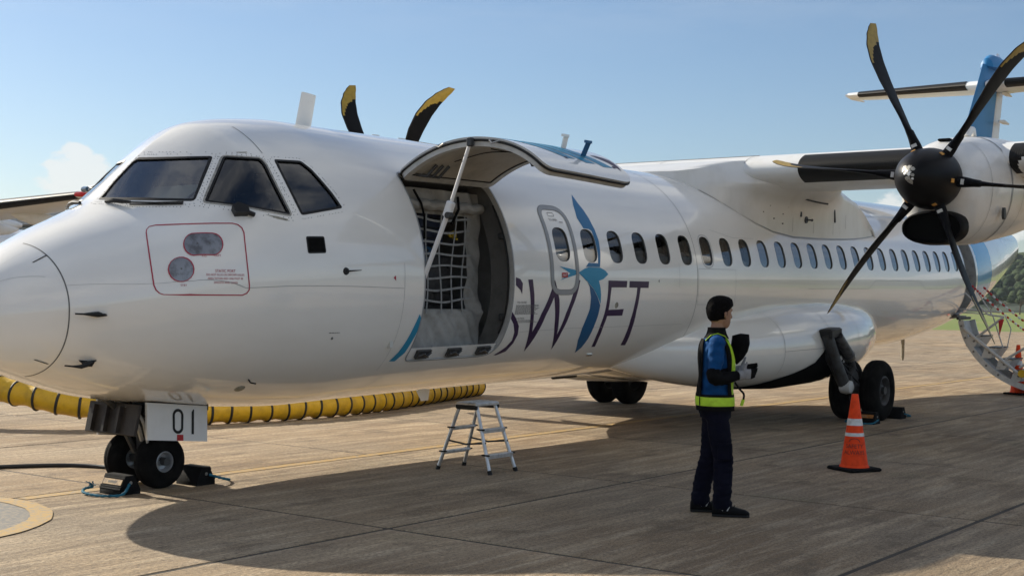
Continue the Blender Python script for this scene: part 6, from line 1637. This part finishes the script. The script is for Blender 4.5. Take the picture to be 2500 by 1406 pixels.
    for s_ in (-1, 1):
        wrap('vest_front', .925, 1.345, s_ * 22, s_ * 42, 'hivis_lime', .013, 14, 6, lean=s_ * 8)
        wrap('vest_edge', .925, 1.345, s_ * 42, s_ * 58, 'cloth_black', .011, 14, 6, lean=s_ * 12)
        wrap('vest_back', .925, 1.345, s_ * 148, s_ * 179, 'cloth_black', .011, 14, 12)
        mb = MB(); yy = s_ * .105     # over the shoulder
        mb.loft([[(x_, yy + d_ * .5, z_), (x_, yy + d_ * .5, z_ + .006), (x_, yy - d_ * .5, z_ + .010), (x_, yy - d_ * .5, z_ + .004)] for x_, z_, d_ in ((.085, 1.325, .045), (.055, 1.362, .045), (.0, 1.382, .045), (-.05, 1.368, .045), (-.09, 1.33, .045))]); mb.build('vest_shoulder', 'hivis_lime', t, ang=60, flip=False)
    mb = MB(); mb.tube([(q.x, q.y, q.z) for q in [tor(z, radians(-148), .022) for z in (.84, .87, .905)]], .004, 6); mb.build('vest_tie', 'cloth_black', t, flip=False)
    # collar
    mb = MB(); mb.loft([[(.004 + (r) * 1.05 * cos(a), r * 1.0 * sin(a), z) for a in [2 * pi * j / 24 for j in range(24)]] for z, r in ((1.345, .092), (1.385, .074), (1.415, .066), (1.432, .066), (1.428, .058), (1.40, .056))], True, False); mb.build('collar', 'cloth_black', t, ang=60, closed=False, flip=False)
    # cap hanging at the chest: stiff half round brim with crown
    mb = MB(); cc = Vector((.175, -.045, 1.315)); ux = Vector((.62, -.78, .0)); uz = Vector((-.12, 0, -1)).normalized(); un = ux.cross(uz).normalized()
    out_ = [(-.085, -.055), (.0, -.075), (.085, -.070), (.105, .0), (.095, .06), (.055, .12), (.0, .165), (-.05, .12), (-.085, .04)]
    mb.loft([[cc + ux * (a * k) + uz * (b * k) + un * h for a, b in out_] for k, h in ((.86, .018), (1.0, .004), (1.0, -.004), (.9, -.012))]); mb.build('cap', 'cloth_black', t, ang=50, flip=False)
    # lanyard strap with lime end
    mb = MB(); mb.tube(cr([(.135, -.10, 1.02), (.17, -.11, .97), (.205, -.10, .93), (.20, -.10, .88), (.185, -.10, .845)], 5), .008, 6, flat=2); mb.build('strap', 'cloth_black', t, flip=False)
    mb = MB(); mb.box((.195, -.10, .865), (.02, .03, .05), Matrix.Rotation(.3, 3, 'Y')); mb.build('strap_end', 'hivis_lime', t, flip=False)
    # glove cuffs
    for w_, e_ in ((RW, RE), (LW, LE)):
        d = (Vector(w_) - Vector(e_)).normalized(); mb = MB(); mb.lathe([(-.025, .036), (-.02, .040), (.012, .038), (.014, .034)], tuple(Vector(w_) + d * .0), tuple(d), 16, caps=False); mb.build('glove_cuff', 'glove_grey', t, closed=False, flip=False)
    # safety shoes
    for (fx_, fy_), tw in ((RF, -.12), (LF, .05)):
        R_ = Matrix.Rotation(tw, 3, 'Z'); mb = MB()
        def sh(x, y, z): return tuple(R_ @ Vector((x, y, z)) + Vector((fx_, fy_, 0)))
        sec_ = [(-.085, .026, .012, .075), (-.075, .036, .008, .10), (-.03, .040, .006, .115), (.02, .042, .006, .105), (.07, .046, .006, .080), (.12, .048, .006, .066), (.165, .042, .008, .056), (.19, .028, .012, .042), (.198, .012, .016, .030)]
        mb.loft([[sh(x, w * c_, z0 + (z1 - z0) * (.5 + .5 * s2)) for c_, s2 in [(copysign(abs(cos(a)) ** .7, cos(a)), copysign(abs(sin(a)) ** .7, sin(a))) for a in [2 * pi * j / 16 for j in range(16)]]] for x, w, z0, z1 in sec_]); s_o = mb.build('shoe', 'shoe_black', t, ang=70, flip=False)
        mb = MB(); mb.loft([[sh(x, w * 1.07 * c_, .011 + .011 * s2) for c_, s2 in [(copysign(abs(cos(a)) ** .6, cos(a)), copysign(abs(sin(a)) ** .6, sin(a))) for a in [2 * pi * j / 16 for j in range(16)]]] for x, w, z0, z1 in sec_]); mb.build('sole', 'seal_black', s_o, flip=False)
        for k in range(2):
            mb = MB(); x0 = -.01 + .035 * k
            mb.loft([[sh(x0 + d_ + (z - .05) * .5, -(.0455 if z < .07 else .0435) - .0015, z) for d_ in (0, .009)] for z in (.050, .066, .082)], False, False); mb.build('reflective_stripe', 'reflective_silver', s_o, ang=0, closed=False, flip=False)
        mb = MB()
        for k in range(3): mb.tube([sh(.03 + .025 * k, -.03, .10 - .012 * k), sh(.035 + .025 * k, 0, .112 - .013 * k), sh(.03 + .025 * k, .03, .10 - .012 * k)], .0035, 5)
        mb.build('laces', 'cloth_black', s_o, flip=False)
    # trouser pocket flap and cuffs
    mb = MB(); mb.box((.04 + RF[0] * .3, -.185, .50), (.11, .018, .13), Matrix.Rotation(.05, 3, 'Z'), bev=.006); mb.build('cargo_pocket', 'trouser_navy', t, flip=False)
person()

# ------------------------------------------------------------------ air: even haze round everything
hz_ = MB(); hz_.box((0, 0, 48.5), (2600, 2600, 101)); haze = hz_.build('haze', 'concrete', None, ang=0)
haze['kind'] = 'stuff'; haze['label'] = 'pale even haze in the air over the airfield'; haze['category'] = 'haze'
hm = bpy.data.materials.new('haze'); hm.use_nodes = True
for n_ in list(hm.node_tree.nodes):
    if n_.type == 'BSDF_PRINCIPLED': hm.node_tree.nodes.remove(n_)
pv = hm.node_tree.nodes.new('ShaderNodeVolumePrincipled'); pv.inputs['Color'].default_value = (.82, .90, 1.0, 1); pv.inputs['Density'].default_value = 0.00016; pv.inputs['Anisotropy'].default_value = 0.0
hm.node_tree.links.new(pv.outputs[0], [n_ for n_ in hm.node_tree.nodes if n_.type == 'OUTPUT_MATERIAL'][0].inputs['Volume'])
haze.data.materials.clear(); haze.data.materials.append(hm)
